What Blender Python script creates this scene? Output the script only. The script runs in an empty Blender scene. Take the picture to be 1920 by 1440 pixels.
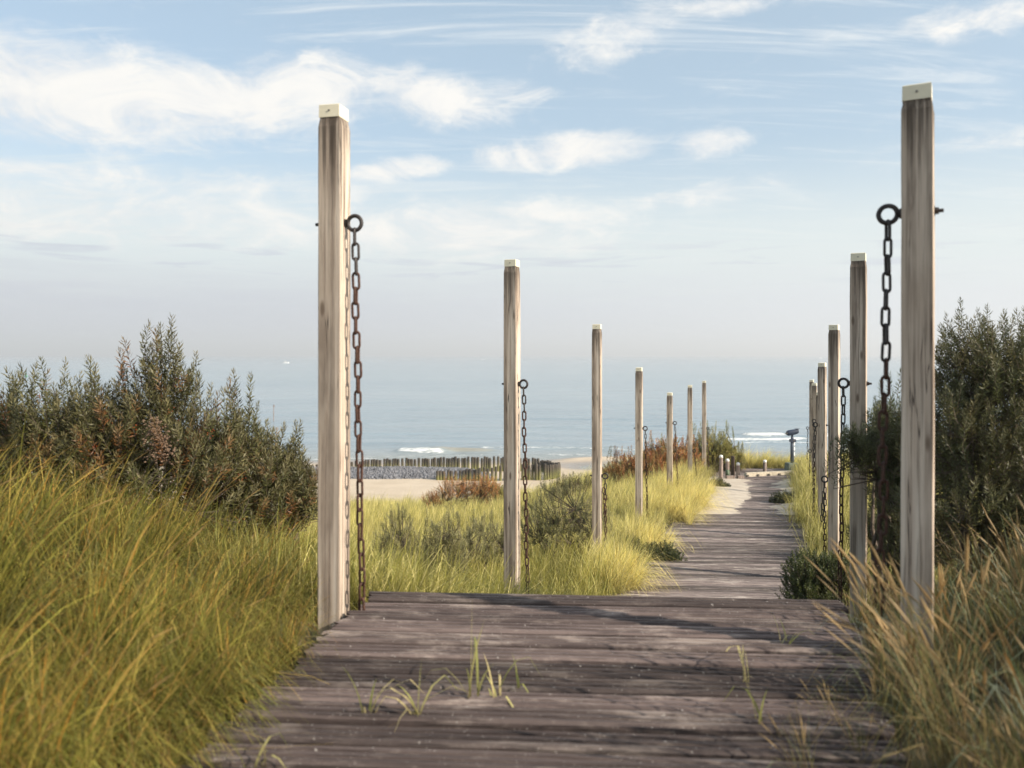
import bpy, math, random
import numpy as np
from mathutils import Vector, Matrix, noise

random.seed(7)
RNG = np.random.default_rng(11)
SC = bpy.context.scene
COL = SC.collection
R = math.radians
PI = math.pi

# ------------------------------------------------------------------ camera
F, HC = 1520.0, 1.42            # focal length in photo pixels, eye height above the near deck
cam = bpy.data.cameras.new('camera')
cam.sensor_width = 36.0
cam.lens = F / 1920.0 * 36.0
cam.shift_y = -55.0 / 1920.0
cam.clip_start, cam.clip_end = 0.05, 60000.0
cam.dof.use_dof = True
cam.dof.focus_distance = 11.0
cam.dof.aperture_fstop = 1.9
cam_ob = bpy.data.objects.new('camera', cam)
COL.objects.link(cam_ob)
cam_ob.location = (0, 0, HC)
cam_ob.rotation_euler = (R(90), 0, 0)
SC.camera = cam_ob

# ------------------------------------------------------------------ sky and sun
SUN_AZ, SUN_EL = R(115), R(29)    # azimuth clockwise from +Y
world = bpy.data.worlds.new('World')
SC.world = world
world.use_nodes = True
WT = world.node_tree
WT.nodes.clear()


class NT:
    """small helper around a node tree"""
    def __init__(self, tree):
        self.t = tree

    def n(self, kind, **kw):
        nd = self.t.nodes.new(kind)
        for k, v in kw.items():
            setattr(nd, k, v)
        return nd

    def put(self, sock, v):
        if v is None:
            return
        if hasattr(v, 'is_linked') or isinstance(v, bpy.types.NodeSocket):
            self.t.links.new(v, sock)
        else:
            sock.default_value = v

    def math(self, op, a, b=None, c=None, clamp=False):
        nd = self.n('ShaderNodeMath', operation=op, use_clamp=clamp)
        self.put(nd.inputs[0], a); self.put(nd.inputs[1], b); self.put(nd.inputs[2], c)
        return nd.outputs[0]

    def vmath(self, op, a, b=None):
        nd = self.n('ShaderNodeVectorMath', operation=op)
        self.put(nd.inputs[0], a); self.put(nd.inputs[1], b)
        return nd.outputs[0]

    def mix(self, fac, a, b, blend='MIX'):
        nd = self.n('ShaderNodeMix', data_type='RGBA', blend_type=blend)
        nd.clamp_factor = True
        self.put(nd.inputs[0], fac); self.put(nd.inputs[6], a); self.put(nd.inputs[7], b)
        return nd.outputs[2]

    def ramp(self, x, lo, hi, a=0.0, b=1.0, smooth=True):
        nd = self.n('ShaderNodeMapRange', interpolation_type='SMOOTHSTEP' if smooth else 'LINEAR')
        self.put(nd.inputs[0], x); self.put(nd.inputs[1], lo); self.put(nd.inputs[2], hi)
        self.put(nd.inputs[3], a); self.put(nd.inputs[4], b)
        return nd.outputs[0]

    def noise(self, vec, scale, detail=4, rough=0.55, dist=0.0, w=None):
        nd = self.n('ShaderNodeTexNoise')
        if w is not None:
            nd.noise_dimensions = '4D'
            self.put(nd.inputs['W'], w)
        self.put(nd.inputs['Vector'], vec)
        self.put(nd.inputs['Scale'], scale); self.put(nd.inputs['Detail'], detail)
        self.put(nd.inputs['Roughness'], rough); self.put(nd.inputs['Distortion'], dist)
        return nd.outputs[0]

    def mapping(self, vec, scale=(1, 1, 1), loc=(0, 0, 0), rot=(0, 0, 0)):
        nd = self.n('ShaderNodeMapping')
        self.put(nd.inputs[0], vec)
        nd.inputs['Scale'].default_value = scale
        nd.inputs['Location'].default_value = loc
        nd.inputs['Rotation'].default_value = rot
        return nd.outputs[0]

    def comb(self, x, y, z):
        nd = self.n('ShaderNodeCombineXYZ')
        self.put(nd.inputs[0], x); self.put(nd.inputs[1], y); self.put(nd.inputs[2], z)
        return nd.outputs[0]

    def sep(self, v):
        nd = self.n('ShaderNodeSeparateXYZ')
        self.put(nd.inputs[0], v)
        return nd.outputs

    def bump(self, height, strength=0.5, dist=0.01, normal=None):
        nd = self.n('ShaderNodeBump')
        nd.inputs['Strength'].default_value = strength
        nd.inputs['Distance'].default_value = dist
        self.put(nd.inputs['Height'], height)
        if normal is not None:
            self.put(nd.inputs['Normal'], normal)
        return nd.outputs[0]


SKY_STRENGTH = 0.125
W = NT(WT)
out = W.n('ShaderNodeOutputWorld')
bg = W.n('ShaderNodeBackground')
sky = W.n('ShaderNodeTexSky', sky_type='NISHITA')
sky.sun_disc = False
sky.sun_elevation = SUN_EL
sky.sun_rotation = SUN_AZ
sky.altitude = 10
sky.air_density = 1.0
sky.dust_density = 2.0
sky.ozone_density = 1.2
tc = W.n('ShaderNodeTexCoord')
dx, dy, dz = W.sep(tc.outputs['Generated'])
az = W.math('ARCTAN2', dx, dy)                       # 0 straight ahead, + to the right
hor = W.math('SQRT', W.math('ADD', W.math('MULTIPLY', dx, dx), W.math('MULTIPLY', dy, dy)))
el = W.math('ARCTAN2', dz, hor)
# general cloud field: puffs and wisps seen on a plane high above
den = W.math('ADD', W.math('MAXIMUM', dz, 0.0), 0.12)
plane = W.comb(W.math('DIVIDE', dx, den), W.math('DIVIDE', dy, den), 0.0)
wisp = W.noise(W.mapping(plane, (0.7, 4.2, 1), (3.1, 1.7, 0), (0, 0, R(14))), 1.5, 9, 0.68, 1.0)
wisp = W.math('MULTIPLY', W.ramp(wisp, 0.47, 0.74), 0.75)
# cloud banks; position and size as angles (azimuth, elevation)
sph = W.comb(az, el, 0.0)
n_edge = W.noise(W.mapping(sph, (1.0, 2.1, 1), (0, 0, 0), (0, 0, R(-14))), 9.0, 9, 0.62, 0.9)
n_fine = W.noise(W.mapping(sph, (1.0, 2.6, 1), (5, 2, 0), (0, 0, R(-18))), 30.0, 8, 0.66, 1.2)
billow = W.math('ADD', W.math('MULTIPLY', W.math('SUBTRACT', n_edge, 0.5), 2.6),
                W.math('MULTIPLY', W.math('SUBTRACT', n_fine, 0.5), 1.0))


def ang(px, py):
    a = math.atan((px - 960) / F)
    return a, math.atan((665 - py) / F * math.cos(a))


def bank(px, py, rx, ry, amp=1.0, flat=0.0):
    a, e = ang(px, py)
    u = W.math('DIVIDE', W.math('SUBTRACT', az, a), rx / F)
    v = W.math('DIVIDE', W.math('SUBTRACT', W.math('SUBTRACT', el, e), W.math('MULTIPLY', W.math('SUBTRACT', az, a), flat)), ry / F)
    q = W.math('ADD', W.math('MULTIPLY', u, u), W.math('MULTIPLY', v, v))
    return W.math('MULTIPLY', W.math('MAXIMUM', W.math('SUBTRACT', 1.0, q), -1.2), amp)


banks = [(60, 165, 420, 95, 1.0), (390, 185, 260, 62, 1.0), (590, 165, 170, 62, .95), (800, 185, 190, 52, .85, -.1),
         (960, 175, 80, 26, .5), (1060, 285, 200, 36, .95, .06), (1330, 270, 75, 28, .85), (740, 318, 110, 24, .7, .1),
         (1150, 70, 150, 44, .5, .25), (1330, 362, 160, 22, .45, .1), (1860, 30, 120, 30, .5), (1380, 10, 150, 18, .5),
         (100, 320, 260, 16, .45), (880, 430, 330, 62, .62), (1880, 265, 120, 14, .3), (250, 400, 380, 60, .5), (420, 350, 300, 32, .35)]
m = None
for b in banks:
    s = bank(*b)
    m = s if m is None else W.math('MAXIMUM', m, s)
puff = W.ramp(W.math('ADD', m, billow), -0.25, 1.0)
puff = W.math('MULTIPLY', puff, W.ramp(m, -1.0, 0.25, 0.0, 0.97))
streak = W.noise(W.mapping(sph, (2.2, 26, 1), (1, 4, 0)), 3.0, 5, 0.6, 0.5)
# layered veil low down: pale around six to ten degrees, a greyer bank of haze under it
veil = W.math('MULTIPLY', W.ramp(el, R(15), R(6.5)), 0.78)
bank_edge = W.math('ADD', el, W.math('MULTIPLY', W.math('SUBTRACT', streak, 0.5), 0.075))
low = W.math('MULTIPLY', W.ramp(bank_edge, R(7.4), R(2.6)), 0.85)
bars = W.math('MULTIPLY', W.math('MULTIPLY', W.ramp(streak, 0.52, 0.66), 0.8),
              W.math('MULTIPLY', W.ramp(el, R(4.2), R(5.5)), W.ramp(el, R(8.5), R(6.5))))
K = 1.0 / SKY_STRENGTH
c = lambda r, g, b: (r * K, g * K, b * K, 1)
base = W.mix(1.0, sky.outputs[0], (1.0, 1.0, 1.0, 1), 'MULTIPLY')
c0 = W.mix(0.50, base, c(.36, .455, .50))
c1 = W.mix(wisp, c0, c(.53, .56, .575))
c2 = W.mix(veil, c1, c(.525, .56, .55))
c3 = W.mix(puff, c2, W.mix(W.ramp(n_edge, .3, .65), c(.52, .535, .55), c(.64, .625, .595)))
low_col = W.mix(W.ramp(az, R(-25), R(30)), c(.385, .405, .455), c(.485, .51, .54))
c4 = W.mix(bars, c3, c(.39, .42, .475))
c5 = W.mix(low, c4, low_col)
WT.links.new(c5, bg.inputs['Color'])
bg.inputs['Strength'].default_value = SKY_STRENGTH
WT.links.new(bg.outputs[0], out.inputs['Surface'])
world.cycles.sampling_method = 'MANUAL'
world.cycles.sample_map_resolution = 1024

sun = bpy.data.lights.new('sun', 'SUN')
sun.energy = 4.9
sun.angle = R(0.6)
sun.color = (1.0, 0.90, 0.76)
sun_ob = bpy.data.objects.new('sun', sun)
COL.objects.link(sun_ob)
sd = Vector((math.sin(SUN_AZ) * math.cos(SUN_EL), math.cos(SUN_AZ) * math.cos(SUN_EL), math.sin(SUN_EL)))
sun_ob.rotation_euler = (-sd).to_track_quat('-Z', 'Y').to_euler()
sun_ob.location = sd * 50

SC.view_settings.view_transform = 'Standard'
SC.view_settings.look = 'None'
SC.view_settings.exposure = 0.7
SC.view_settings.gamma = 1.0
SC.view_settings.use_curve_mapping = False
SC.render.engine = 'CYCLES'
SC.cycles.use_denoising = True
SC.cycles.max_bounces = 6
SC.cycles.diffuse_bounces = 3
SC.cycles.glossy_bounces = 2
SC.cycles.transmission_bounces = 4
SC.cycles.volume_bounces = 0
SC.cycles.caustics_reflective = False
SC.cycles.caustics_refractive = False
SC.cycles.sample_clamp_indirect = 4.0

# ------------------------------------------------------------------ helpers


def at(px, py, d):
    """world point that the photograph shows at (px, py) at depth d"""
    return Vector(((px - 960) * d / F, d, HC + (665 - py) * d / F))


def tag(o, label=None, cat=None, group=None, kind=None):
    if label: o['label'] = label
    if cat: o['category'] = cat
    if group: o['group'] = group
    if kind: o['kind'] = kind
    return o


def empty(name, loc, rz=0.0):
    o = bpy.data.objects.new(name, None)
    o.empty_display_size = 0.1
    COL.objects.link(o)
    o.location = loc
    o.rotation_euler = (0, 0, rz)
    return o


def mesh_np(name, verts, faces, mat=None, smooth=False, cols=None):
    """faces: (n,k) array, or list of such arrays"""
    me = bpy.data.meshes.new(name)
    verts = np.asarray(verts, dtype=np.float32)
    groups = faces if isinstance(faces, list) else [faces]
    groups = [np.asarray(g, dtype=np.int32) for g in groups if len(g)]
    me.vertices.add(len(verts))
    me.vertices.foreach_set('co', verts.ravel())
    loops = np.concatenate([g.ravel() for g in groups]) if groups else np.zeros(0, np.int32)
    tot = np.concatenate([np.full(len(g), g.shape[1], np.int32) for g in groups]) if groups else np.zeros(0, np.int32)
    me.loops.add(len(loops))
    me.loops.foreach_set('vertex_index', loops)
    me.polygons.add(len(tot))
    me.polygons.foreach_set('loop_start', np.concatenate([[0], np.cumsum(tot)[:-1]]).astype(np.int32) if len(tot) else tot)
    me.polygons.foreach_set('loop_total', tot)
    if len(tot):
        me.polygons.foreach_set('use_smooth', np.full(len(tot), bool(smooth)))
    if cols is not None:
        a = me.attributes.new('col', 'FLOAT_COLOR', 'POINT')
        cc = np.ones((len(verts), 4), np.float32)
        cc[:, :3] = cols
        a.data.foreach_set('color', cc.ravel())
    if mat: me.materials.append(mat)
    me.update(calc_edges=True)
    me.validate()
    return me


def link(name, me, parent=None, loc=(0, 0, 0), rot=(0, 0, 0)):
    o = bpy.data.objects.new(name, me)
    COL.objects.link(o)
    o.location = loc
    o.rotation_euler = rot
    if parent is not None: o.parent = parent
    return o


class MB:
    """collects simple solids into one mesh"""
    def __init__(self):
        self.v, self.q, self.t = [], [], []

    def add(self, v, faces):
        b = len(self.v)
        self.v += [tuple(p) for p in v]
        for f in faces:
            f = [i + b for i in f]
            if len(f) == 4: self.q.append(f)
            elif len(f) == 3: self.t.append(f)
            else:
                for k in range(1, len(f) - 1): self.t.append([f[0], f[k], f[k + 1]])

    def box(self, c, s, rz=0.0, top=1.0):
        x, y, z = s[0] / 2, s[1] / 2, s[2] / 2
        pts = [(-x, -y, -z), (x, -y, -z), (x, y, -z), (-x, y, -z), (-x * top, -y * top, z), (x * top, -y * top, z), (x * top, y * top, z), (-x * top, y * top, z)]
        cr, sr = math.cos(rz), math.sin(rz)
        pts = [(c[0] + p[0] * cr - p[1] * sr, c[1] + p[0] * sr + p[1] * cr, c[2] + p[2]) for p in pts]
        self.add(pts, [(3, 2, 1, 0), (4, 5, 6, 7), (0, 1, 5, 4), (1, 2, 6, 5), (2, 3, 7, 6), (3, 0, 4, 7)])
        return self

    def tube(self, pts, rad, n=8, cap=True):
        pts = [Vector(p) for p in pts]
        rad = rad if isinstance(rad, (list, tuple)) else [rad] * len(pts)
        ring = []
        for i, p in enumerate(pts):
            t = (pts[min(i + 1, len(pts) - 1)] - pts[max(i - 1, 0)]).normalized()
            up = Vector((0, 0, 1)) if abs(t.z) < .9 else Vector((1, 0, 0))
            a = t.cross(up).normalized(); b = t.cross(a)
            ring += [p + (a * math.cos(k * 2 * PI / n) + b * math.sin(k * 2 * PI / n)) * rad[i] for k in range(n)]
        fs = []
        for i in range(len(pts) - 1):
            for k in range(n):
                fs.append((i * n + k, i * n + (k + 1) % n, (i + 1) * n + (k + 1) % n, (i + 1) * n + k))
        if cap:
            fs.append(tuple(range(n))); fs.append(tuple((len(pts) - 1) * n + k for k in reversed(range(n))))
        self.add(ring, fs)
        return self

    def lathe(self, prof, n=12, c=(0, 0, 0)):
        vs, fs = [], []
        for (r, z) in prof:
            vs += [(c[0] + r * math.cos(k * 2 * PI / n), c[1] + r * math.sin(k * 2 * PI / n), c[2] + z) for k in range(n)]
        for i in range(len(prof) - 1):
            for k in range(n):
                fs.append((i * n + k, i * n + (k + 1) % n, (i + 1) * n + (k + 1) % n, (i + 1) * n + k))
        fs.append(tuple(reversed(range(n)))); fs.append(tuple((len(prof) - 1) * n + k for k in range(n)))
        self.add(vs, fs)
        return self

    def mesh(self, name, mat=None, smooth=False):
        return mesh_np(name, self.v, [np.array(self.q, np.int32).reshape(-1, 4), np.array(self.t, np.int32).reshape(-1, 3)], mat, smooth)

    def build(self, name, mat=None, parent=None, loc=(0, 0, 0), rot=(0, 0, 0), smooth=False):
        return link(name, self.mesh(name, mat, smooth), parent, loc, rot)


def new_mat(name):
    mt = bpy.data.materials.new(name)
    mt.use_nodes = True
    t = NT(mt.node_tree)
    p = mt.node_tree.nodes['Principled BSDF']
    return mt, t, p


def simple_mat(name, col, rough=0.6, metal=0.0, var=0.25, scale=12.0, bump=0.2):
    mt, t, p = new_mat(name)
    co = t.n('ShaderNodeTexCoord').outputs['Object']
    nz = t.noise(co, scale, 5, 0.6)
    lo = tuple(x * (1 - var) for x in col) + (1,)
    hi = tuple(min(1, x * (1 + var)) for x in col) + (1,)
    t.put(p.inputs['Base Color'], t.mix(t.ramp(nz, .3, .7), lo, hi))
    p.inputs['Roughness'].default_value = rough
    p.inputs['Metallic'].default_value = metal
    if bump: t.put(p.inputs['Normal'], t.bump(nz, bump, 0.004))
    return mt


# ------------------------------------------------------------------ materials


def mat_post():
    mt, t, p = new_mat('weathered_post_wood')
    tcn = t.n('ShaderNodeTexCoord')
    co = tcn.outputs['Object']
    rnd = t.n('ShaderNodeObjectInfo').outputs['Random']
    w = t.math('MULTIPLY', rnd, 37.0)
    wob = t.noise(t.mapping(co, (3, 3, .5)), 1.0, 2, .5, 0, w)
    cow = t.vmath('ADD', co, t.comb(t.math('MULTIPLY', wob, .03), t.math('MULTIPLY', wob, .03), 0.0))
    broad = t.noise(t.mapping(cow, (30, 30, .55)), 1.0, 3, .5, 0, w)
    mid = t.noise(t.mapping(cow, (75, 75, 1.2)), 1.0, 5, .6, 0, w)
    fine = t.noise(t.mapping(cow, (260, 260, 4.0)), 1.0, 5, .65, 0, w)
    blot = t.noise(t.mapping(co, (5, 5, 2)), 1.0, 4, .6, 0, w)
    brk = t.ramp(t.noise(t.mapping(co, (6, 6, 1.6)), 1.0, 4, .6, 0, t.math('ADD', w, 5.0)), .38, .6)
    col = t.mix(t.ramp(blot, .3, .7), (.47, .37, .285, 1), (.60, .49, .39, 1))
    col = t.mix(t.math('MULTIPLY', t.ramp(broad, .46, .34), .8), col, (.70, .60, .49, 1))
    col = t.mix(t.math('MULTIPLY', t.math('MULTIPLY', t.ramp(broad, .485, .555), t.math('ADD', .35, t.math('MULTIPLY', brk, .65))), .68), col, (.115, .08, .056, 1))
    col = t.mix(t.math('MULTIPLY', t.ramp(mid, .53, .63), .52), col, (.15, .108, .08, 1))
    col = t.mix(t.math('MULTIPLY', t.ramp(fine, .5, .72), .38), col, (.12, .09, .07, 1))
    spl = t.math('ABSOLUTE', t.math('SUBTRACT', t.noise(t.mapping(cow, (16, 16, .42)), 1.0, 3, .5, 0, t.math('ADD', w, 9.0)), .5))
    crack = t.math('MULTIPLY', t.ramp(spl, .010, .002), t.ramp(brk, .3, .8))
    col = t.mix(t.math('MULTIPLY', crack, .85), col, (.035, .024, .018, 1))
    vo = t.n('ShaderNodeTexVoronoi')
    t.put(vo.inputs['Vector'], t.vmath('ADD', t.mapping(co, (9, 9, 2.6)), t.comb(w, w, w)))
    vo.inputs['Scale'].default_value = 1.0
    knot = t.ramp(vo.outputs['Distance'], .16, .06)
    col = t.mix(t.math('MULTIPLY', knot, .75), col, (.10, .06, .035, 1))
    # water stains running down from the cap
    gz = t.sep(tcn.outputs['Generated'])[2]
    drip = t.noise(t.mapping(co, (40, 40, 1.3)), 1.0, 5, .6, 0, w)
    stain = t.ramp(t.math('ADD', gz, t.math('MULTIPLY', t.math('SUBTRACT', drip, .5), .50)), .87, 1.02)
    col = t.mix(t.math('MULTIPLY', stain, .82), col, (.042, .028, .018, 1))
    t.put(p.inputs['Base Color'], col)
    p.inputs['Roughness'].default_value = .85
    h = t.math('ADD', t.math('MULTIPLY', fine, .5), t.math('SUBTRACT', broad, t.math('ADD', t.math('MULTIPLY', t.ramp(mid, .56, .66), .6), crack)))
    t.put(p.inputs['Normal'], t.bump(h, .6, .004))
    return mt


def mat_plank(name, dark, mid, light, grey=.5):
    mt, t, p = new_mat(name)
    co = t.n('ShaderNodeTexCoord').outputs['Object']
    rnd = t.n('ShaderNodeObjectInfo').outputs['Random']
    w = t.math('MULTIPLY', rnd, 91.0)
    co = t.mapping(co, (2.6, 1, 1))            # boards are one mesh stretched to length
    grain = t.noise(t.mapping(co, (3.0, 85, 85)), 1.0, 6, .66, .2, w)
    streak = t.noise(t.mapping(co, (1.1, 22, 22)), 1.0, 5, .6, 0, w)
    blot = t.noise(t.mapping(co, (7, 16, 16)), 1.0, 7, .72, .4, w)
    worn = t.noise(t.mapping(co, (1.6, 5, 5)), 1.0, 6, .7, .3, t.math('ADD', w, 3.0))
    speck = t.noise(co, 75.0, 3, .6, 0, w)
    col = t.mix(t.ramp(streak, .36, .60), dark, mid)
    col = t.mix(t.math('MULTIPLY', t.ramp(worn, .51, .64), .68), col, light)
    col = t.mix(t.math('MULTIPLY', t.ramp(blot, .52, .66), .40), col, tuple(x * .8 for x in light[:3]) + (1,))
    col = t.mix(t.math('MULTIPLY', t.ramp(blot, .46, .34), .28), col, tuple(x * .7 for x in dark[:3]) + (1,))
    col = t.mix(t.math('MULTIPLY', t.ramp(grain, .5, .64), .75), col, tuple(x * .45 for x in dark[:3]) + (1,))
    tint = t.math('ADD', .42, t.math('MULTIPLY', rnd, .95))
    col = t.mix(1.0, col, t.comb(tint, tint, tint), 'MULTIPLY')
    col = t.mix(t.math('MULTIPLY', t.ramp(speck, .645, .70), .75), col, (.5, .46, .42, 1))
    t.put(p.inputs['Base Color'], col)
    p.inputs['Roughness'].default_value = .8
    p.inputs['Specular IOR Level'].default_value = .25
    t.put(p.inputs['Normal'], t.bump(t.math('ADD', t.math('ADD', t.math('MULTIPLY', grain, .8), streak), t.math('MULTIPLY', blot, .5)), .9, .009))
    return mt


def mat_leafy(name, transl=.4, hue=(1, 1, 1), vary=.5, rough=.55):
    """blades and leaves: their colour, painted shade and highlights included, comes with the geometry, each clump a little different"""
    mt, t, p = new_mat(name)
    col = t.n('ShaderNodeAttribute', attribute_name='col').outputs['Color']
    rnd = t.n('ShaderNodeObjectInfo').outputs['Random']
    k = t.math('ADD', 1 - vary / 2, t.math('MULTIPLY', rnd, vary))
    col = t.mix(1.0, col, t.comb(t.math('MULTIPLY', k, hue[0]), t.math('MULTIPLY', k, hue[1]), t.math('MULTIPLY', k, hue[2])), 'MULTIPLY')
    t.put(p.inputs['Base Color'], col)
    p.inputs['Roughness'].default_value = rough
    p.inputs['Specular IOR Level'].default_value = .3
    tr = t.n('ShaderNodeBsdfTranslucent')
    t.put(tr.inputs['Color'], col)
    mx = t.n('ShaderNodeMixShader')
    mx.inputs[0].default_value = transl
    t.t.links.new(p.outputs[0], mx.inputs[1]); t.t.links.new(tr.outputs[0], mx.inputs[2])
    t.t.links.new(mx.outputs[0], t.t.nodes['Material Output'].inputs['Surface'])
    return mt


def mat_ground():
    mt, t, p = new_mat('dune_sand')
    g = t.n('ShaderNodeNewGeometry').outputs['Position']
    z = t.sep(g)[2]
    big = t.noise(g, .35, 5, .6)
    med = t.noise(g, 4.0, 5, .65)
    fin = t.noise(g, 60.0, 3, .6)
    soil = t.mix(t.ramp(med, .35, .65), (.060, .050, .026, 1), (.15, .120, .062, 1))
    beach = t.mix(t.ramp(big, .3, .7), (.47, .375, .265, 1), (.57, .465, .345, 1))
    beach = t.mix(t.math('MULTIPLY', t.ramp(fin, .3, .7), .25), beach, (.40, .33, .25, 1))
    edge = t.math('ADD', z, t.math('MULTIPLY', big, 1.2))
    col = t.mix(t.ramp(edge, -6.2, -7.4), soil, beach)
    wet = t.ramp(t.math('ADD', z, t.math('MULTIPLY', med, .12)), -8.72, -8.92)
    col = t.mix(wet, col, (.24, .20, .16, 1))
    t.put(p.inputs['Base Color'], col)
    t.put(p.inputs['Roughness'], t.ramp(wet, 0, 1, .9, .28))
    ripple = t.noise(t.mapping(g, (1, 4, 1)), 2.2, 4, .6, .8)
    t.put(p.inputs['Normal'], t.bump(t.math('ADD', ripple, t.math('MULTIPLY', fin, .15)), .35, .05))
    return mt


def mat_drift():
    mt, t, p = new_mat('blown_sand')
    g = t.n('ShaderNodeNewGeometry').outputs['Position']
    med = t.noise(g, 3.0, 5, .65)
    fin = t.noise(g, 70.0, 3, .6)
    col = t.mix(t.ramp(med, .35, .65), (.40, .335, .265, 1), (.52, .45, .36, 1))
    col = t.mix(t.math('MULTIPLY', t.ramp(fin, .4, .7), .3), col, (.30, .25, .2, 1))
    t.put(p.inputs['Base Color'], col)
    p.inputs['Roughness'].default_value = .95
    t.put(p.inputs['Normal'], t.bump(t.math('ADD', med, t.math('MULTIPLY', fin, .2)), .4, .02))
    return mt


def mat_sea():
    mt, t, p = new_mat('sea_water')
    g = t.n('ShaderNodeNewGeometry').outputs['Position']
    col_at = t.n('ShaderNodeAttribute', attribute_name='col').outputs['Color']
    fo, sandy, _z = t.sep(col_at)
    big = t.noise(t.mapping(g, (.004, .012, 1)), 1.0, 4, .6)
    col = t.mix(t.ramp(big, .35, .65), (.19, .255, .29, 1), (.245, .30, .325, 1))
    rip = t.noise(t.mapping(g, (.05, .30, 1)), 1.0, 6, .65, .3)
    col = t.mix(t.math('MULTIPLY', t.ramp(rip, .42, .62), .5), col, (.125, .185, .225, 1))
    col = t.mix(sandy, col, (.30, .26, .18, 1))
    lace = t.noise(t.mapping(g, (.55, 2.4, 1)), 1.3, 8, .72, 1.2)
    foam = t.ramp(t.math('ADD', fo, t.math('MULTIPLY', t.math('SUBTRACT', lace, .5), 2.6)), .66, 1.08)
    col = t.mix(foam, col, (.78, .77, .74, 1))
    t.put(p.inputs['Base Color'], col)
    t.put(p.inputs['Roughness'], t.ramp(foam, 0, 1, .16, .8))
    p.inputs['IOR'].default_value = 1.33
    n1 = t.noise(t.mapping(g, (.35, 1.0, 1)), .9, 5, .6, .4)
    n2 = t.noise(t.mapping(g, (.03, .09, 1)), 1.0, 4, .6, .4)
    n3 = t.noise(t.mapping(g, (1, 1.8, 1)), 3.0, 3, .6)
    hh = t.math('ADD', t.math('MULTIPLY', n1, .5), t.math('ADD', t.math('MULTIPLY', n2, 3.0), t.math('MULTIPLY', n3, .12)))
    t.put(p.inputs['Normal'], t.bump(hh, .55, .5))
    return mt


M_POST = mat_post()
M_PLANK = mat_plank('old_deck_wood', (.082, .060, .055, 1), (.145, .109, .098, 1), (.40, .325, .28, 1))
M_PLANK2 = mat_plank('worn_deck_wood', (.11, .086, .082, 1), (.24, .195, .178, 1), (.48, .42, .37, 1))
M_GROUND = mat_ground()
M_DRIFT = mat_drift()
M_SEA = mat_sea()
M_CAP = simple_mat('cream_plastic', (.76, .69, .52), .55, 0, .06, 8, .05)
M_SCREW = simple_mat('dull_screw', (.16, .14, .12), .5, .6)
M_IRON = simple_mat('dark_iron', (.045, .038, .036), .6, .35, .4, 40, .4)
M_RUST = simple_mat('rusty_iron', (.065, .028, .017), .75, .2, .5, 60, .5)
M_GRASS = mat_leafy('dune_grass_blade', .5, (1, 1, 1), .5)
M_NEAR = mat_leafy('near_grass_blade', .34, (1.02, .92, .72), .95)
M_RIGHT = mat_leafy('right_grass_blade', .32, (.80, .78, .75), .85)
M_LEAF = mat_leafy('shrub_leaf', .26, (1, 1, 1), .15, .45)
M_BARK = simple_mat('shrub_bark', (.10, .075, .055), .9, 0, .4, 30, .3)
M_PILE = None

# ------------------------------------------------------------------ lie of the land
LX, LD = [-1.0, 0.0, 1.30, 2.57, 3.95, 5.38, 6.80], [4.55, 8.3, 12.4, 16.4, 20.3, 24.5, 28.7]
RX, RD = [1.90, 3.12, 4.49, 5.74, 7.21, 8.58, 9.98], [3.8, 7.3, 11.3, 15.0, 19.0, 23.0, 27.0]


def path_z(d):
    return float(np.interp(d, [-50, 4.75, 8.6, 28.0, 31.0, 60], [0, 0, -1.56, -2.84, -2.86, -2.86]))


def left_edge(d):
    return float(np.interp(d, [-20, 4.75, 8.6, 12.4, 18.5, 28, 31], [-.83 - 24.75 * .165, -.83, .62, 1.85, 3.9, 6.9, 7.0]))


def right_edge(d):
    return float(np.interp(d, [-2, 4.75, 7.3, 11.3, 18.4, 28, 31], [1.9 - 6.75 * .29, 1.9, 2.95, 4.30, 6.62, 9.9, 11.2]))


CTRL = np.array([
    (-1.8, 0, .1), (-2, 2, .12), (-1.5, 3, .02), (-1.35, 4.5, -.12), (-2.6, 3.5, .12), (-4, 4, .2), (-7, 5, .2), (-3, 6, .05), (-5, 7, .0), (-9, 7, .1),
    (-1.4, 6, -.5), (-2.5, 8, -.7), (-6, 10, -.8), (-.1, 8.3, -1.5), (-1, 9.5, -1.75), (-4, 12, -2.1), (-9, 14, -2.0), (1.1, 12.4, -1.85), (-1, 14, -2.6),
    (-5, 18, -3.4), (-11, 20, -3.4), (2.3, 16.4, -2.05), (.5, 17, -2.8), (3.8, 20.3, -2.25), (2, 20, -2.85), (0, 22, -3.6), (-6, 26, -4.4), (-15, 28, -4.5),
    (5.2, 24.5, -2.35), (3.7, 26, -2.75), (1.8, 26, -3.4), (0, 30, -4.5), (-6, 32, -5.0), (6.6, 28.7, -2.6), (5, 30, -3.0), (6.5, 33, -3.5),
    (2.6, 0, .1), (2.3, 3, .05), (2.5, 4, .0), (4, 3, .3), (7, 4, .3), (3.2, 5.5, -.35), (4.5, 6, -.2), (3.4, 7.3, -.85), (5, 8, -.7), (9, 8, -.3),
    (4.9, 11.3, -1.65), (7, 12, -1.2), (6.2, 15, -2.0), (8.5, 16, -1.5), (7.6, 19, -2.2), (10, 20, -1.8), (9.1, 23, -2.35), (12, 25, -2.0), (10.5, 27, -2.75),
    (12, 29, -2.7), (11, 32, -3.4), (17, 30, -2.6), (8.5, 31.2, -3.0), (8.5, 34, -3.9), (12, 36, -4.3), (0, -6, .1), (-8, -6, .4), (9, -6, .4), (0, -14, .3),
    (-16, 0, .6), (18, 0, .7), (20, 14, -.6), (-20, 12, -1.0), (-10, 41, -6.9), (0, 41, -6.8), (10, 41, -6.2), (22, 40, -5.6), (-24, 40, -6.6), (28, 26, -2.4), (-26, 26, -4.0)], float)


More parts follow.
